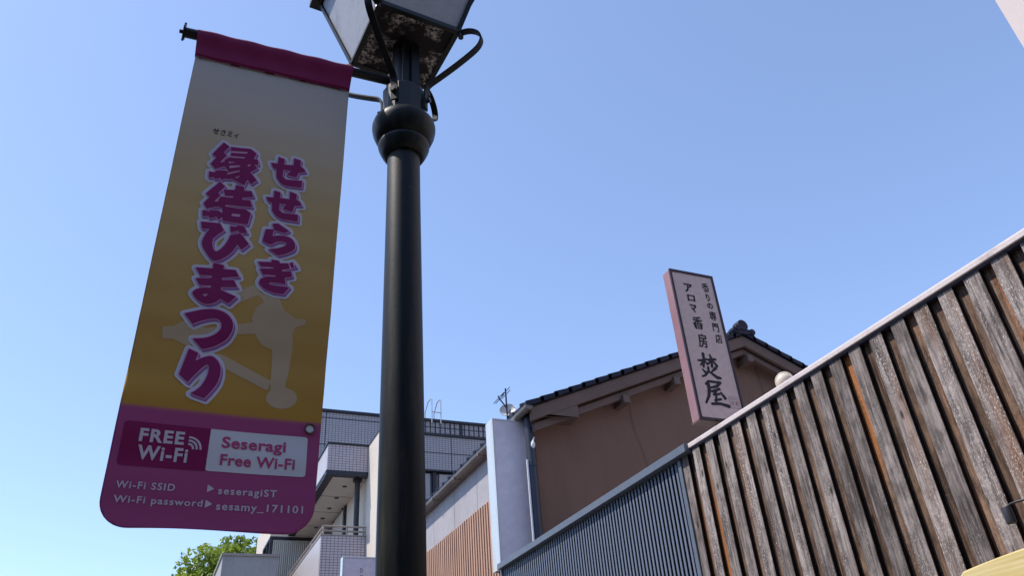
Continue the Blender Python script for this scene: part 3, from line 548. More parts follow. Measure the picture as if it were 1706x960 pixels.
for i in range(150):
    th = rng.uniform(0, 2*math.pi); ph = math.acos(rng.uniform(-.75, 1)); rr = rng.uniform(.45, 1)**.6
    cl.append(Vector((3.3+3.3*rr*math.sin(ph)*math.cos(th), 41+2.9*rr*math.sin(ph)*math.sin(th), 8.6+3.6*rr*math.cos(ph))))
for p in cl[:26]: mb.tube([(3.1, 41, 5.5+1.2*rng.random()), tuple((Vector((3.1,41,6.8))+p)/2 + Vector((0,0,.3))), tuple(p)], [.09,.05,.015], 6)
mb.build('trunk', M['bark'], t, smooth=True)
lf = MB()
for p in cl:
    s0 = rng.uniform(.45, .85); tb = rng.uniform(.1, .9)
    for k in range(150):
        d = rng.normal(size=3); d /= np.linalg.norm(d); q = p+Vector(d*s0*rng.uniform(.3, 1)**.5*np.array([1,1,.75]))
        n = Vector(rng.normal(size=3)+np.array([0,0,.6])).normalized(); u = n.orthogonal().normalized(); u = (Matrix.Rotation(rng.uniform(0,6.28), 3, n) @ u); w = n.cross(u); L_ = rng.uniform(.09, .17)
        lf.face([q-u*L_, q+w*L_*.5, q+u*L_, q-w*L_*.5], [(0,0)]*4, 0, float(np.clip(tb+rng.normal()*.22, 0, 1)))
lf.build('crown', M['leafa'], t, fix=False)

# ================================================================== BROWN HOUSE
H = thing('brown_house', (8.1, 9, .11), 'brown rendered house with blue black tiled gable roof behind the metal slat fence', 'house')
XE, ZE, XR, ZR, YV, YB_, YW = 4.17, 5.79, 8.09, 7.44, 8.65, 15.3, 9.0      # eave, ridge, verge, back, gable wall plane
sl = (ZR-ZE)/(XR-XE); XE2 = 2*XR-XE
def zr(x): return ZE+(x-XE)*sl if x <= XR else ZE+(XE2-x)*sl
mb = MB(); mb.prism([(4.37,.11),(2*XR-4.37,.11),(2*XR-4.37,zr(4.37)-.16),(XR,ZR-.16),(4.37,zr(4.37)-.16)], YW, YB_-.3); mb.build('wall', M['gable'], H)
mb = MB()                                             # roof deck
mb.prism([(XE,ZE-.10),(XE,ZE-.03),(XR,ZR-.03),(XR,ZR-.10)], YV+.10, YB_); mb.prism([(XE2,ZE-.10),(XR+.002,ZR-.10),(XR+.002,ZR-.03),(XE2,ZE-.03)], YV+.10, YB_); ro = mb.build('roof', M['barge'], H)
tl = MB(); NC = 18                                    # stepped tile courses, verge tiles turned down over the barge board
for side in (0, 1):
    for k in range(NC):
        x0 = XE-.05+(XR-XE+.05)*k/NC; x1 = XE-.05+(XR-XE+.05)*(k+1)/NC+.05; x1 = min(x1, XR)
        jit = random.uniform(-.006, .006); lift = .004+jit*.6
        z0 = zr(x0) if x0 > XE else ZE-.02; z1 = zr(x1)
        P = [(x0, z0-.03), (x0, z0+lift+.024), (x1, z1+.008), (x1, z1-.03)]
        V = [(x0, z0-.050), (x0, z0+lift+.026), (x1, z1+.010), (x1, z1-.050)]
        if side: P = [(2*XR-a_, z_) for a_, z_ in P][::-1]; V = [(2*XR-a_, z_) for a_, z_ in V][::-1]
        tl.prism(P, YV+.04, YB_); tl.prism(V, YV, YV+.037)
for y in np.arange(YV+.15, YB_, .30):                 # round pan tiles along the street eave
    tl.tube([(XE-.06, y, ZE-.005), (XE+.25, y, ZE-.005+.31*sl)], .034, 10)
tl.build('roof_tiles', M['rooftile'], ro)
rd = MB(); rd.box(XR-.17, XR+.17, YV+.05, YB_, ZR-.02, ZR+.05); rd.tube([(XR, YV+.02, ZR+.07), (XR, YB_, ZR+.07)], .085, 16)
rd.tube([(XR, YV-.03, ZR+.10), (XR, YV+.12, ZR+.10)], .10, 20); rd.tube([(XR+.17, YV-.03, ZR-.0), (XR+.17, YV+.1, ZR-.0)], .055, 14); rd.tube([(XR-.17, YV-.03, ZR-.0), (XR-.17, YV+.1, ZR-.0)], .055, 14)
rd.box(XR-.2, XR+.2, YV-.02, YV+.1, ZR-.06, ZR+.04); rd.tube([(XR-.13, YV-.045, ZR+.03), (XR-.13, YV-.0, ZR+.03)], .05, 12); rd.build('ridge_ornament', M['rooftile'], ro, bevel=.01)
bg_ = MB()
for side in (0, 1):
    P = [(XE+.03, ZE-.245), (XE+.03, ZE-.06), (XR, ZR-.06), (XR, ZR-.245)]
    Q = [(XE+.10, ZE-.355), (XE+.10, ZE-.245), (XR, ZR-.262), (XR, ZR-.355)]
    if side: P = [(2*XR-a_+.0015, z_) for a_, z_ in P][::-1]; Q = [(2*XR-a_+.0015, z_) for a_, z_ in Q][::-1]
    bg_.prism(P, YV+.042, YV+.10); bg_.prism(Q, YV+.12, YV+.20)
bg_.build('barge_board', M['barge'], H, bevel=.006)
sf = MB()
for side in (0, 1):
    P = [(XE+.1, ZE-.25), (XE+.1, ZE-.12), (XR, ZR-.12), (XR, ZR-.25)]
    if side: P = [(2*XR-a_+.0015, z_) for a_, z_ in P][::-1]
    sf.prism(P, YV+.20, YW-.003)
sf.build('soffit', M['gable'], H)
bx = MB(); bx.prism([(4.26,5.655),(4.92,5.655),(4.92,zr(4.92)-.20),(4.26,zr(4.26)-.20)], YV+.052, YW-.004)
bx.build('eave_box', M['barge'], H, bevel=.006)
bx = MB(); bx.prism([(2*XR-4.92,5.655),(2*XR-4.26,5.655),(2*XR-4.26,zr(4.26)-.20),(2*XR-4.92,zr(4.92)-.20)], YV+.052, YW-.004)
bx.build('eave_box', M['barge'], H, bevel=.006)
for x in (5.73, 6.66, XR+.07, 2*XR-6.66, 2*XR-5.73):
    p = MB(); z = zr(x)-.355; p.box(x-.055, x+.055, YV+.06, YW-.005, z-.12, z+.0); p.build('purlin_end', M['barge'], H, bevel=.008)
gt = MB(); n = 10; ring = []
for k in range(n+1): a_ = math.pi*k/n; ring.append((XE-.02-.055*math.cos(a_), ZE-.06-.055*math.sin(a_)))
gt.prism(ring, YV-.02, YB_)
for y in np.arange(9.3, 15, 1.1): gt.box(XE-.08, XE+.05, y, y+.03, ZE-.12, ZE-.055)
gt.build('gutter', M['gutter'], H, bevel=.004)
pp = MB(); pp.tube([(4.262, 8.93, ZE-.10), (4.262, 8.93, .15)], .062, 14)
for z in (5.0, 3.6, 2.2): pp.tube([(4.262, 8.93, z), (4.262, 8.93, z+.05)], .070, 14)
pp.build('downpipe', M['pipe'], H, smooth=True)
cv = MB(); cv.tube([(4.185, 8.90, 5.08), (4.185, 8.90, 3.0)], .014, 8); cv.build('cable_cover', M['print_white'], H, smooth=True)
ins = MB(); ins.sphere((4.27, 8.86, 5.28), .035, 8, (.8, .8, 1.5)); ins.tube([(4.27, 8.86, 5.32), (4.30, 8.88, 5.39)], .012, 8); ins.build('cable_clamp', M['print_white'], H, smooth=True)
# street front: cement panels, open joints, terracotta slats
pn = MB(); ys = [9.9, 10.95, 12.0, 13.08, 14.1, 15.0]
for y0, y1 in zip([9.36]+ys[:-1], ys): pn.box(4.27, 4.366, y0+.006, y1-.006, .15, 5.684)
pn.build('cement_panels', M['panel'], H)
es = MB(); es.box(4.16, 4.366, 9.0, YB_-.05, 5.685, 5.70); es.build('eave_soffit', M['gutter'], H)
sb = MB(); sb.box(4.248, 4.268, 9.5, 15.0, .4, 4.96); so = sb.build('slat_screen', M['slatback'], H)
ss = MB(); y = 9.52
while y < 14.98: ss.box(4.20, 4.246, y, y+.052, .4, 4.985+random.uniform(-.004, .004), t=random.random()); y += .098
ss.build('slats', M['slat'], so, bevel=.004)

a_ = thing('tv_antenna', (5.32, 12, 6.28), 'thin dark rooftop aerial standing above the blank white sign', 'antenna')
mb = MB(); mb.tube([(5.325,12,6.26),(5.322,12,7.62)], .016, 8); mb.build('mast', M['darktrim'], a_)
mb = MB(); mb.tube([(5.322,12,7.24),(5.18,12,7.42),(5.17,12.0,7.46)], .013, 8); mb.tube([(5.18,11.75,7.42),(5.18,12.25,7.42)], .008, 6); mb.tube([(5.2,11.8,7.40),(5.2,12.2,7.40)], .008, 6)
for z in (7.5, 7.56): mb.tube([(5.322,11.8,z),(5.322,12.2,z)], .007, 6)
mb.build('crossarm', M['darktrim'], a_)
dsh = thing('satellite_dish', (5.38, 12.1, 6.3), 'round white satellite dish beside the rooftop aerial', 'satellite dish')
mb = MB(); prof = []
for k in range(9): r_ = .155*k/8; prof.append((max(r_, .002), .07*(k/8)**2))
k0 = len(mb.v); mb.lathe(0, 0, prof, 28, cap=False); mb.lathe(0, 0, [(r_, z_-.012) for r_, z_ in prof], 28, cap=False)
rm = Matrix.Rotation(R(65), 4, 'X') @ Matrix.Rotation(0, 4, 'Z'); rm = Matrix.Rotation(R(-25), 4, 'Z') @ rm
for i in range(len(mb.v)): q = rm @ Vector(mb.v[i]); mb.v[i] = (q.x+5.375, q.y+12.06, q.z+7.18)
mb.build('reflector', M['dish'], dsh, smooth=True)
mb = MB(); mb.tube([(5.40,12.16,6.3),(5.40,12.16,7.18)], .02, 8); mb.tube([(5.40,12.16,7.1),(5.38,12.05,7.18)], .02, 8); mb.tube([(5.36,12.0,7.0),(5.30,11.80,7.12)], .012, 6); mb.build('bracket', M['lamp_grey'], dsh)

# blank projecting sign beside the house corner
bs = thing('projecting_sign', (4.05, 9.1, 3.6), 'tall blank white projecting box sign at the corner of the brown house', 'sign')
X0, X1, Y0, Y1, Z0, Z1 = 3.79, 4.335, 9.05, 9.30, 3.74, 5.685
mb = MB(); mb.box(X0+.02, X1-.02, Y0+.008, Y1-.008, Z0+.02, Z1-.02); mb.build('panel', M['blank_sign'], bs)
mb = MB()
for y0, y1 in ((Y0, Y0+.03), (Y1-.03, Y1)):
    mb.box(X0, X0+.022, y0, y1, Z0, Z1); mb.box(X1-.022, X1, y0, y1, Z0, Z1); mb.box(X0+.022, X1-.022, y0, y1, Z0, Z0+.022); mb.box(X0+.022, X1-.022, y0, y1, Z1-.022, Z1)
mb.box(X0, X0+.018, Y0+.03, Y1-.03, Z0, Z1); mb.box(X1-.018, X1, Y0+.03, Y1-.03, Z0, Z1); mb.box(X0+.018, X1-.018, Y0+.03, Y1-.03, Z1-.018, Z1); mb.build('frame', M['blank_sign_frame'], bs, bevel=.004)
mb = MB(); mb.tube([(X1, 9.17, 5.3), (4.36, 9.17, 5.3)], .025, 8); mb.tube([(X1, 9.17, 4.2), (4.36, 9.17, 4.2)], .025, 8); mb.build('wall_bracket', M['darktrim'], bs)
mb = MB()
for k in range(7): mb.sphere((X0+.0+.03*k, Y0+.02+random.uniform(-.02, .05), Z0-.01+random.uniform(-.03, .02)), random.uniform(.015, .03), 6)
mb.tube([(X0+.1,Y0+.02,Z0),(X0+.02,Y0-.01,Z0-.10),(X0-.02,Y0,Z0-.22)], .012, 6); mb.build('rusted_fitting', M['barge'], bs)
# small white sign half hidden by the lamp post
ps = thing('small_box_sign', (3.45, 15, 3.9), 'small pale box sign with tiny dark lettering just left of the lamp post', 'sign')
X0, X1, Y0, Y1, Z0, Z1 = 3.115, 4.05, 15.0, 15.18, 3.7, 5.30
mb = MB(); mb.box(X0+.03, X1-.03, Y0+.01, Y1-.01, Z0+.03, Z1-.03); mb.build('panel', M['blank_sign'], ps)
mb = MB()
for y0, y1 in ((Y0, Y0+.03), (Y1-.03, Y1)):
    mb.box(X0, X0+.03, y0, y1, Z0, Z1); mb.box(X1-.03, X1, y0, y1, Z0, Z1); mb.box(X0+.03, X1-.03, y0, y1, Z0, Z0+.03); mb.box(X0+.03, X1-.03, y0, y1, Z1-.03, Z1)
mb.box(X0, X0+.02, Y0+.03, Y1-.03, Z0, Z1); mb.box(X1-.02, X1, Y0+.03, Y1-.03, Z0, Z1); mb.build('frame', M['blank_sign_frame'], ps, bevel=.004)
mb = MB(); mb.tube([(X1, 15.09, 4.9), (4.36, 15.09, 4.9)], .03, 8); mb.build('wall_bracket', M['darktrim'], ps)
mb = MB(); pl = lambda x, z: (x, Y0+.007, z)
write(mb, 'D', 3.45, 3.50, 5.02, 5.09, pl, .0); write(mb, 'e', 3.455, 3.50, 4.93, 4.97, pl); write(mb, 'n', 3.455, 3.50, 4.87, 4.91, pl); write(mb, 't', 3.46, 3.495, 4.79, 4.85, pl)
mb.build('lettering', M['ink'], ps, fix=False)

# ================================================================== BOARD WALL (weathered boards under a white coping)
XF = 3.2
BW = thing('board_wall', (XF, 2.6, .11), 'wall of weathered grey vertical boards under peeling white coping', 'wall')
mb = MB()
for k in range(-9, 18):
    y1 = 1.811+.148*k; w_ = .084+random.uniform(-.003, .003); dx = random.uniform(-.0015, .0015)
    y0 = y1-w_; y1 = min(y1, 4.314)
    mb.box(XF+dx, XF+.027+dx, y0, y1, .16, 3.405, 0, (random.uniform(0, 40), random.uniform(0, 40)), random.random()); mb.m[-4] = mb.m[-3] = 1  # side faces take the painted gap shade
mb.build('front_boards', [M['board'], M['board_edge_shade']], BW, bevel=.002, segs=1)
mb = MB()
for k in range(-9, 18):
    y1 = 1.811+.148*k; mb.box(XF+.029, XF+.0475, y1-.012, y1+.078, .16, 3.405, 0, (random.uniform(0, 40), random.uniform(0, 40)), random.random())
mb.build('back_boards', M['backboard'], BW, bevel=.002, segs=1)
mb = MB(); mb.box(XF+.053, XF+.16, .42, 4.31, .11, 3.40); mb.build('core', M['dark_void'], BW)
mb = MB(); mb.box(XF-.018, XF+.2, .42, 4.24, 3.410, 3.437); mb.prism([(XF-.018,3.437),(XF+.2,3.437),(XF+.19,3.447),(XF-.008,3.447)], .42, 4.24); mb.build('coping', M['coping'], BW, bevel=.003)
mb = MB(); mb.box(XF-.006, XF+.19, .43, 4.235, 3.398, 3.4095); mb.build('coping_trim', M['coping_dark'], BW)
mb = MB(); mb.box(XF+.2, 9.5, .42, 7.5, 3.2, 3.3); mb.build('roof_slab', M['panel'], BW)
# slate-blue metal slat fence
MF = thing('slat_fence', (XF, 6.0, .11), 'slate blue metal fence of thin vertical slats below the brown house', 'fence')
mb = MB(); y = 4.385
while y < 7.61: mb.box(XF, XF+.006, y, y+.0215, .2, 3.395); y += .0463
mb.build('slats', M['steel_fence'], MF)
mb = MB(); mb.box(XF-.05, XF+.08, 4.19, 7.62, 3.385, 3.442); mb.build('top_rail', M['rail'], MF, bevel=.004)
mb = MB(); mb.box(XF-.012, XF+.05, 4.318, 4.357, .11, 3.384); mb.build('post', M['rail'], MF, bevel=.003)
mb = MB(); mb.box(XF-.012, XF+.05, 7.60, 7.635, .11, 3.384); mb.build('post', M['rail'], MF, bevel=.003)
mb = MB(); mb.box(XF+.045, XF+.07, 4.36, 7.6, .15, 3.384); mb.build('backing', M['dark_void'], MF)

# ================================================================== SHOP SIGN on the wall
SG = thing('shop_sign', (3.55, 4.25, 3.3), 'leaning looking white shop sign with black brush lettering and faded pink side', 'sign')
SG['label'] = 'white shop sign with black brush lettering and faded pink side above the board wall'
X0, X1, Y0, Y1, Z0, Z1 = 3.34, 3.752, 4.20, 4.305, 3.645, 4.915
mb = MB(); mb.box(X0+.003, X1-.003, Y0+.006, Y1-.006, Z0+.003, Z1-.003); mb.build('case', M['sign_side'], SG, bevel=.004)
mb = MB(); mb.box(X0+.018, X1-.018, Y0+.0015, Y0+.008, Z0+.02, Z1-.022); mb.build('face', M['sign_white'], SG)
mb = MB(); mb.box(X0, X0+.02, Y0-.004, Y0+.012, Z0, Z1); mb.box(X1-.02, X1, Y0-.004, Y0+.012, Z0, Z1); mb.box(X0+.02, X1-.02, Y0-.004, Y0+.012, Z1-.024, Z1); mb.box(X0+.02, X1-.02, Y0-.004, Y0+.012, Z0, Z0+.014); mb.build('face_frame', M['sign_frame'], SG, bevel=.002)
mb = MB(); mb.box(X0-.001, X1+.001, Y0+.013, Y1, Z0-.006, Z0+.002); mb.build('bottom_plate', M['barge'], SG)
mb = MB(); mb.tube([(3.55,4.26,3.3),(3.55,4.26,Z0)], .03, 10); mb.build('post', M['darktrim'], SG)
mb = MB(); pl = lambda x, z: (x, Y0, z)
msquares(mb, lambda a_, b_: sdf_strokes(a_, b_, BRUSH)-.0028, 3.40, 3.64, 3.75, 4.20, .0022, pl)
def vcol(chars, pts, bold):
    for ch, (px0, py0, px1, py1), bo in zip(chars, pts, bold):
        for i_, dx_ in enumerate((-.0013, .0013)): write(mb, ch, px0+dx_, px1+dx_, py0-dx_*.6, py1-dx_*.6, (lambda x, z, i_=i_: (x, Y0-.0002*i_, z)), bo, shear=.05)
def shrink(t): l, b_, r, u = t; c_ = (l+r)/2; w_ = (r-l)*.44; return (c_-w_, b_, c_+w_, u)
vcol('アロマ香房', [shrink(t) for t in [(3.446,4.718,3.532,4.799),(3.454,4.637,3.536,4.695),(3.461,4.537,3.531,4.607),(3.454,4.389,3.557,4.502),(3.466,4.232,3.56,4.354)]], [.03,.03,.03,.012,.012])
vcol('香りの専門店', [shrink(t) for t in [(3.617,4.747,3.694,4.833),(3.64,4.663,3.676,4.731),(3.631,4.595,3.689,4.647),(3.628,4.49,3.702,4.572),(3.633,4.39,3.699,4.466),(3.634,4.292,3.707,4.37)]], [.006,.02,.02,.008,.01,.01])
mb.build('brush_lettering', M['ink'], SG, fix=False)
sq = lambda x0, z0, x1, z1, r: (lambda a_, b_: np.hypot(np.maximum(np.abs(a_-(x0+x1)/2)-(x1-x0)/2+r, 0), np.maximum(np.abs(b_-(z0+z1)/2)-(z1-z0)/2+r, 0))-r)
mb = MB(); fo_ = sq(3.634, 3.756, 3.720, 3.850, .012); fi_ = sq(3.6365, 3.7585, 3.7175, 3.8475, .010)
msquares(mb, fo_, 3.63, 3.725, 3.75, 3.855, .003, lambda x, z: (x, Y0+.0008, z), 0); msquares(mb, fi_, 3.63, 3.725, 3.75, 3.855, .003, lambda x, z: (x, Y0-.0004, z), 1)
pl2 = lambda x, z: (x, Y0-.0016, z)
write(mb, '焚', 3.649, 3.671, 3.780, 3.812, pl2, m=0); write(mb, '屋', 3.684, 3.706, 3.780, 3.812, pl2, m=0)
for k in range(5): mb.face([pl2(3.648+.012*k, 3.828), pl2(3.655+.012*k, 3.828), pl2(3.655+.012*k, 3.833), pl2(3.648+.012*k, 3.833)])
mb.build('seal_stamp', [M['seal'], M['seal_paper']], SG, fix=False)

# small globe lamp behind the coping
gl = thing('globe_lamp', (3.37, 3.37, 3.3), 'small round cream globe lamp poking up behind the white coping', 'lamp')
mb = MB(); mb.sphere((3.37, 3.365, 3.555), .047, 12); mb.build('globe', M['globe'], gl, smooth=True)
mb = MB()
ax_ = Vector((-.72, -.42, -.15)).normalized(); p0 = Vector((3.37, 3.365, 3.555)); mb.tube([p0+ax_*.0, p0-ax_*.016], [.0585, .0585], 28); mb.tube([p0-ax_*.016, p0-ax_*.045], [.055, .025], 24); mb.tube([(3.385, 3.37, 3.3), (3.385, 3.37, 3.54)], .016, 10)
mb.build('holder', M['globe'], gl, bevel=.003, smooth=True)
# little spotlight on an arm, lower right
sp_ = thing('arm_spotlight', (3.2, 1.95, 2.35), 'small grey cylinder spotlight on a thin arm in front of the boards', 'spotlight')
mb = MB(); mb.lathe(2.98, 2.035, [(.0005,2.293),(.015,2.293),(.0185,2.296),(.019,2.299),(.019,2.352),(.018,2.355),(.0005,2.356)], 28, cap=False); mb.build('lamp_head', M['lamp_grey'], sp_, smooth=True)
mb = MB(); mb.tube([(2.98,2.030,2.354),(2.98,2.01,2.362),(2.985,1.98,2.363),(3.03,1.80,2.362),(3.20,1.78,2.362)], .0045, 10); mb.tube([(3.19,1.78,2.362),(3.2,1.78,2.362)], .03, 20); mb.build('arm', M['lamp_grey'], sp_, smooth=True)
# pale yellow timber board, bottom right corner
yb = thing('timber_sign_board', (3.05, 2.0, 1.6), 'pale yellow timber board with rounded top mounted in front of the boards', 'sign')
mb = MB(); top = []
for k in range(25):
    u = k/24; y = 1.35+(2.42-1.35)*u; zt = 2.172+.035*(1-(2*u-1)**2)-.02*max(0, abs(2*u-1)-.86)/.14*3; top.append((y, zt))
mb.prism([(1.35,1.5)]+top+[(2.42,1.5)], 3.0, 3.035, axis='x'); mb.build('board', M['yellow'], yb, bevel=.006)
mb = MB()
for y in (1.6, 2.15): mb.tube([(3.035, y, 1.8), (3.2, y, 1.8)], .012, 10)
mb.build('stand_off', M['lamp_grey'], yb)
# tall pale building whose corner shows top right
bt = thing('pale_tower_block', (20, 3, .11), 'tall pale beige building whose corner shows at the upper right', 'building')
mb = MB(); mb.box(20, 34, -9, 7.92, .11, 27.0); mb.build('wall', M['beige'], bt, bevel=.02)
mb = MB(); mb.box(19.9, 34.1, -9.1, 8.02, 27.0, 27.3); mb.build('parapet', M['railing'], bt)
w0 = None
for z in (5, 8.2, 11.4, 14.6, 17.8, 21.0):
    for y in (4.0, 1.0, -2.0):
        if w0 is None:
            q = MB(); q.box(19.96, 20.02, y, y+1.4, z, z+1.5); w0 = q.build('window', M['darktrim'], bt); q = MB(); q.box(19.95, 19.96, y+.06, y+1.34, z+.06, z+1.44); p0_ = q.build('pane', M['glass'], w0); base = (y, z)
        else:
            d = w0.copy(); COL.objects.link(d); d.parent = bt; d.location = (0, y-base[0], z-base[1]); e_ = p0_.copy(); COL.objects.link(e_); e_.parent = d

# ================================================================== LAMP POST
CX, CY = .677, 2.40
LP = thing('lamp_post', (CX, CY, .11), 'dark green cast iron lamp post with square milky lantern on top', 'lamp post')
mb = MB(); mb.lathe(CX, CY, [(.17,.11),(.17,.18),(.135,.24),(.12,.50),(.11,.75),(.118,.80),(.102,.85),(.092,1.1),(.085,1.6),(.078,2.15),(.073,2.9),(.0675,3.6),(.0665,3.84)], 56); mb.build('pole', M['pole'], LP, smooth=True)
mb = MB(); mb.lathe(CX, CY, [(.066,3.806),(.076,3.804),(.083,3.808),(.092,3.824),(.100,3.842),(.1055,3.857),(.107,3.865),(.1045,3.872),(.096,3.876),(.093,3.879),(.0955,3.883),(.108,3.890),(.120,3.909),(.129,3.933),(.1332,3.955),(.1338,3.968),(.131,3.983),(.123,3.995),(.108,4.004),(.09,4.008)], 64); mb.build('collar', M['pole'], LP, smooth=True)
mb = MB(); mb.lathe(CX, CY, [(.0945,4.004),(.0945,4.165),(.092,4.171),(.054,4.172)], 12, cap=False); mb.build('neck', M['pole_plain'], LP, bevel=.002)
mb = MB(); mb.tube([(CX,CY,4.16),(CX,CY,4.465)], .053, 28)
for dx, dy in ((.035,-.052),(.048,-.038),(-.02,-.057)): mb.tube([(CX+dx,CY+dy,4.17),(CX+dx,CY+dy,4.465)], .007, 8)
mb.box(CX+.015, CX+.05, CY-.066, CY-.05, 4.18, 4.44); mb.build('inner_stem', M['pole_plain'], LP, smooth=True)
# lantern: square, leaning outwards, turned 5 degrees
A0 = R(5)
def lp(u, v, z):     # lantern's own axes
    return (CX+u*math.cos(A0)-v*math.sin(A0), CY+u*math.sin(A0)+v*math.cos(A0), z)
Z0_, Z1_ = 4.475, 4.985; h0 = .1835; slope = .275; h1 = h0+slope*(Z1_-Z0_)
LN = MB(); fr = .021
def hw(z): return h0+slope*(z-Z0_)
LN.face([lp(-h0,-h0,Z0_),lp(-h0,h0,Z0_),lp(h0,h0,Z0_),lp(h0,-h0,Z0_)])
pl_ = LN.build('bottom_plate', M['cobweb'], LP, fix=False)
FR = MB()
for sx, sy in ((-1,-1),(1,-1),(1,1),(-1,1)):
    FR.tube([lp(sx*(h0),sy*(h0),Z0_-.004), lp(sx*h1,sy*h1,Z1_)], .015, 4)
for k in range(4):
    a1 = [(-1,-1),(1,-1),(1,1),(-1,1)][k]; a2 = [(1,-1),(1,1),(-1,1),(-1,-1)][k]
    FR.tube([lp(a1[0]*h0,a1[1]*h0,Z0_+.006), lp(a2[0]*h0,a2[1]*h0,Z0_+.006)], .0165, 4); FR.tube([lp(a1[0]*h1,a1[1]*h1,Z1_), lp(a2[0]*h1,a2[1]*h1,Z1_)], .02, 4)
FR.build('lantern_frame', M['pole_plain'], LP)
for k in range(4):
    P = [lambda s_, z: lp(s_*hw(z), -hw(z), z), lambda s_, z: lp(hw(z), s_*hw(z), z), lambda s_, z: lp(-s_*hw(z), hw(z), z), lambda s_, z: lp(-hw(z), -s_*hw(z), z)][k]
    g_ = MB(); g_.face([P(-.96,Z0_+.012),P(.96,Z0_+.012),P(.96,Z1_),P(-.96,Z1_)]); go = g_.build('glass_pane', M['lantern_glass'], LP, fix=False)
    md = go.modifiers.new('thick', 'SOLIDIFY'); md.thickness = .005; md.offset = 0
rf_ = MB(); k0 = []
for hh, z in ((h1+.05,Z1_+.01),(h1+.05,Z1_+.05),(.16,Z1_+.26),(.10,Z1_+.30),(.10,Z1_+.36),(.13,Z1_+.38),(.03,Z1_+.47)):
    k0.append([lp(-hh,-hh,z),lp(hh,-hh,z),lp(hh,hh,z),lp(-hh,hh,z)])
for A_, B_ in zip(k0, k0[1:]):
    for i in range(4): rf_.face([A_[i],A_[(i+1)%4],B_[(i+1)%4],B_[i]])
rf_.face(k0[0][::-1]); rf_.face(k0[-1]); rf_.build('lantern_roof', M['pole_plain'], LP, bevel=.006)
fn_ = MB(); fn_.lathe(CX, CY, [(.02,Z1_+.46),(.035,Z1_+.5),(.015,Z1_+.54),(.03,Z1_+.58),(.001,Z1_+.64)], 20); fn_.build('finial', M['pole_plain'], LP, smooth=True)
# four flat-bar brackets from neck to the lantern corners
def smoothpath(P, n=7):
    P = [Vector(p) for p in P]; out = []
    for i in range(len(P)-1):
        p0, p1, p2, p3 = P[max(i-1,0)], P[i], P[i+1], P[min(i+2,len(P)-1)]
        for k in range(n):
            t_ = k/n; out.append(.5*((2*p1)+(-p0+p2)*t_+(2*p0-5*p1+4*p2-p3)*t_**2+(-p0+3*p1-3*p2+p3)*t_**3))
    return out+[P[-1]]
prof = [(.101,4.05),(.101,4.10),(.103,4.15),(.118,4.186),(.17,4.216),(.25,4.262),(.33,4.316),(.362,4.352),(.370,4.390),(.356,4.428),(.322,4.455),(.285,4.462),(.262,4.455)]
PB = None
for az in (-40, 50, 140, 230):
    a_ = R(az); d = Vector((math.cos(a_), math.sin(a_), 0)); w_ = Vector((-math.sin(a_), math.cos(a_), 0))
    q = MB(); q.strap([Vector((CX, CY, 0))+d*r_+Vector((0,0,z)) for r_, z in [(v.x, v.z) for v in smoothpath([(r_,0,z) for r_, z in prof], 4)]], w_, .030, .009)
    bo_ = q.build('bracket', M['strap'], LP, bevel=.0015)
    q = MB(); p_ = Vector((CX, CY, 0))+d*.275
    q.tube([p_+Vector((0,0,4.43)), p_+Vector((0,0,4.475))], .012, 10); q.build('bolt', M['black'], bo_); q = MB(); n_ = Vector((CX, CY, 0))+d*.1
    q.tube([n_+Vector((0,0,4.10)), n_+d*.022+Vector((0,0,4.10))], .013, 6); q.build('bolt', M['black'], bo_)
# banner arm: round rod clamped to the stem
AR = MB(); AR.tube([(-.228, CY, 4.222), (CX, CY, 4.240)], .021, 20); AR.tube([(CX-.075, CY, 4.238), (CX-.045, CY, 4.239)], .03, 16); ao = AR.build('banner_rod', M['black'], LP, smooth=True)
q = MB(); q.tube([(-.236, CY, 4.222), (-.228, CY, 4.222)], .030, 16); q.tube([(-.233, CY, 4.175), (-.233, CY, 4.275)], .005, 6); q.tube([(-.25, CY, 4.222), (-.23, CY, 4.222)], .008, 8); q.build('end_cap', M['black'], ao)

# ================================================================== BANNER
BN = thing('street_banner', (.12, 2.4, 2.25), 'beige and yellow festival banner with magenta lettering hung from the lamp post', 'banner')
def by(x, z):        # gentle waves that grow towards the free foot
    s_ = min(max((4.11-z)/1.85, 0), 1)
    return 2.4 + s_*(.007*math.sin(5.5*x+2.2*z+.6) + .0025*math.sin(8*x-5.5*z+1.7)) + .0007*s_*math.sin(25*x+11*z) + .003*s_*s_*math.sin(23*z-4*x) + .0035*math.sin(9.5*z+3*x) + .0065*s_**3*math.sin(16*z-2*x+.8) + .0012*s_*math.sin(47*z+4*x)
def pb(dy): return lambda x, z: (x, by(x, z)-dy, z)
ZB, ZT = 2.252, 4.10
def cloth_sdf(a_, b_):
    v_ = (b_-ZB)/(ZT-ZB); l_ = -.180+.006*v_; r_ = .405+.031*v_; l_ = l_ - .0
    cx_, hw_ = (l_+r_)/2, (r_-l_)/2; wob = .006*np.sin(13*a_+.9)
    rr = .0005+.0815*np.clip((3.6-b_)/.9, 0, 1)
    qx, qz = np.abs(a_-cx_)-hw_+rr, np.abs(b_-(ZB+ZT+.02)/2-wob/2)-(ZT+.02-ZB)/2+rr
    return np.hypot(np.maximum(qx, 0), np.maximum(qz, 0))+np.minimum(np.maximum(qx, qz), 0)-rr
mb = MB(); msquares(mb, cloth_sdf, -.21, .46, ZB-.02, ZT+.03, .0125, pb(0)); cl_ = mb.build('cloth', M['cloth'], BN, smooth=True, fix=False)
md = cl_.modifiers.new('thick', 'SOLIDIFY'); md.thickness = .0016; md.offset = 1
cl_.data.flip_normals() if cl_.data.polygons[0].normal.y > 0 else None
md.offset = -1
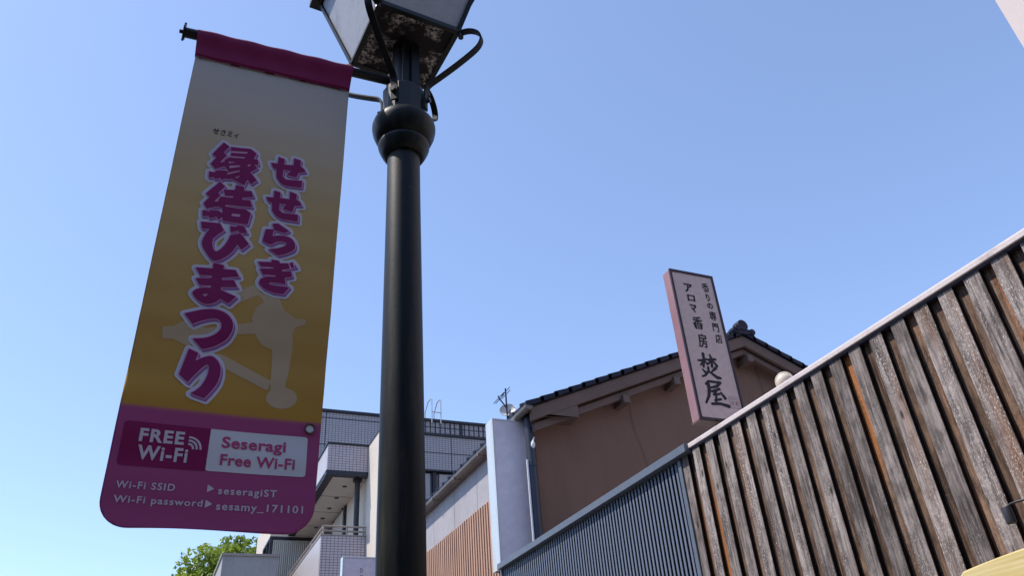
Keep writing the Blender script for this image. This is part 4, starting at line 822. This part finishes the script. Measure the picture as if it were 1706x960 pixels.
# sleeve folded over the rod
pr = [(.0, -.001, 4.105)]
sl_ = MB(); path = [(-.0045, 4.105), (-.0055, 4.14), (-.012, 4.185), (-.0245, 4.205)] + [(-.0255*math.cos(t_), 4.226+.0265*math.sin(t_)) for t_ in np.linspace(-.2, math.pi+.2, 14)] + [(.0245, 4.205), (.012, 4.185), (.0055, 4.14), (.0045, 4.105)]
nx = 26
for i in range(nx):
    for (y0, z0), (y1, z1) in zip(path, path[1:]):
        def sx(k, z): 
            u = k/nx; return (-.176-.009*(z-4.1)/.15)+u*(.437+.176+.018*(z-4.1)/.15)
        def dz(k): return .012*(k/nx)-.004
        wb = lambda k, z: .0022*math.sin(k*1.1+z*30)
        sl_.face([(sx(i,z0),2.4+y0+wb(i,z0),z0+dz(i)),(sx(i+1,z0),2.4+y0+wb(i+1,z0),z0+dz(i+1)),(sx(i+1,z1),2.4+y1+wb(i+1,z1),z1+dz(i+1)),(sx(i,z1),2.4+y1+wb(i,z1),z1+dz(i))])
so_ = sl_.build('sleeve', M['sleeve'], BN, fix=False)
bm = bmesh.new(); bm.from_mesh(so_.data); bmesh.ops.remove_doubles(bm, verts=bm.verts, dist=1e-5); bmesh.ops.recalc_face_normals(bm, faces=bm.faces); bm.to_mesh(so_.data); bm.free(); so_.data.polygons.foreach_set('use_smooth', [True]*len(so_.data.polygons))
st_ = MB(); st_.tube([(-.174+.61*k/24, 2.4-.0074+.0022*math.sin(k*1.1*26/24+4.113*30), 4.116+.012*k/24-.004) for k in range(25)], .0022, 6); st_.build('seam', M['stitch'], so_)
# title: halo, purple drop shadow, pale line, magenta fill
mb = MB()
TT = [g for n_, g in GLYPHS.items() if n_ != 'bow']
for k, (adds, subs) in enumerate(TT):
    xs = [p[0] for q in adds for p in q]; zs = [p[1] for q in adds for p in q]; bb = (min(xs)-.03, max(xs)+.03, min(zs)-.03, max(zs)+.03)
    sh = [[(x+.0055, z-.0075) for x, z in q] for q in adds]
    e_ = k*.00004
    msquares(mb, lambda a_, b_: np.minimum(sdf_polys(a_, b_, adds, [])-.0135, sdf_polys(a_, b_, sh, [])-.0105), *bb, .004, pb(.0015+e_), 0)
    msquares(mb, lambda a_, b_: np.minimum(sdf_polys(a_, b_, sh, [])-.0022, sdf_polys(a_+.0028, b_-.0038, sh, [])-.0022), *bb, .0025, pb(.0026+e_), 1)
    msquares(mb, lambda a_, b_: sdf_polys(a_, b_, adds, [])-.0030, *bb, .0022, pb(.0036+e_), 2)
    msquares(mb, lambda a_, b_: sdf_polys(a_, b_, adds, subs), *bb, .0022, pb(.0046+e_), 3)
mb.build('title_lettering', [M['title_halo'], M['title_shadow'], M['title_line'], M['title']], BN, fix=False)
mb = MB(); adds, subs = GLYPHS['bow']; xs = [p[0] for q in adds for p in q]; zs = [p[1] for q in adds for p in q]
msquares(mb, lambda a_, b_: sdf_polys(a_, b_, adds, subs)-.001, min(xs)-.02, max(xs)+.02, min(zs)-.02, max(zs)+.02, .005, pb(.0008)); mb.build('bow_and_arrow_print', M['print_bow'], BN, fix=False)
mb = MB(); write(mb, 'せさミィ', -.062, .031, 3.722, 3.752, pb(.0015), .012); mb.build('small_lettering', M['print_black'], BN, fix=False)
# network notice
PX = MB()
msquares(PX, lambda a_, b_: np.maximum(sq(-.156, 2.427, .14, 2.558, .010)(a_, b_), a_-.0815), -.165, .09, 2.42, 2.57, .006, pb(.0012), 0)
msquares(PX, lambda a_, b_: np.maximum(sq(0, 2.427, .372, 2.558, .008)(a_, b_), .0815-a_), .07, .38, 2.42, 2.57, .006, pb(.0012), 1)
px_ = PX.build('notice_panel', [M['print_box'], M['print_white']], BN, fix=False)
mb = MB(); P_ = pb(.0024)
write(mb, 'FREE', -.111, .011, 2.499, 2.539, P_, .035, 1.15, 0, .03); write(mb, 'Wi-Fi', -.109, .027, 2.446, 2.489, P_, .03, 1.12, 0, .03)
def arcs(a_, b_):
    dx, dz = a_-.0255, b_-2.4905; r_ = np.hypot(dx, dz); d = np.full(a_.shape, 1e9)
    for rr in (.013, .0235, .034): d = np.minimum(d, np.abs(r_-rr)-.0030)
    wedge = np.maximum(-(dx+.002), -(dz+.002)); return np.maximum(d, wedge)
msquares(mb, arcs, .01, .07, 2.475, 2.535, .0018, P_, 0)
write(mb, 'Seseragi', .118, .307, 2.490, 2.538, P_, .025, 1.05, 1, .03); write(mb, 'Free Wi-Fi', .119, .338, 2.447, 2.482, P_, .025, 1.05, 1, .03)
mb.build('notice_lettering', [M['print_letter'], M['print_pink_letter']], px_, fix=False)
mb = MB(); P_ = pb(.0016)
write(mb, 'Wi-Fi SSID', -.147, .007, 2.360, 2.381, P_, .018, 1.2, 0, .03); write(mb, 'Wi-Fi password', -.146, .087, 2.314, 2.340, P_, .018, 1.15, 0, .03)
write(mb, 'seseragiST', .125, .292, 2.352, 2.381, P_, .018, 1.2, 0, .03); write(mb, 'sesamy_171101', .125, .372, 2.306, 2.336, P_, .018, 1.15, 0, .03)
for z in (2.374, 2.329):
    msquares(mb, lambda a_, b_: sdf_polys(a_, b_, [[(.0955, z-.0095), (.0955, z+.0095), (.111, z)]], [])-.0015, .085, .12, z-.02, z+.02, .002, P_)
mb.build('foot_lettering', M['print_letter'], BN, fix=False)
mb = MB(); q = pb(.003)(.376, 2.586); n_ = 24
for r0, r1, dy0, dy1 in ((.012,.0165,.0,-.003),(.0165,.0165,-.003,.004),(.012,.012,.0,.004)):
    for k in range(n_):
        a1, a2 = 2*math.pi*k/n_, 2*math.pi*(k+1)/n_
        mb.face([(q[0]+r0*math.cos(a1),q[1]+dy0,q[2]+r0*math.sin(a1)),(q[0]+r0*math.cos(a2),q[1]+dy0,q[2]+r0*math.sin(a2)),(q[0]+r1*math.cos(a2),q[1]+dy1+ (0.003 if r0!=r1 else 0),q[2]+r1*math.sin(a2)),(q[0]+r1*math.cos(a1),q[1]+dy1+(0.003 if r0!=r1 else 0),q[2]+r1*math.sin(a1))])
go_ = mb.build('grommet', M['ring'], BN)
mb = MB(); mb.lathe(0, 0, [(.0005, 0), (.0118, 0)], 20, cap=False)
for i in range(len(mb.v)): x, y, z = mb.v[i]; mb.v[i] = (q[0]+x, q[1]+.0012, q[2]+y)
mb.build('cord_plug', M['print_white'], go_, fix=False)
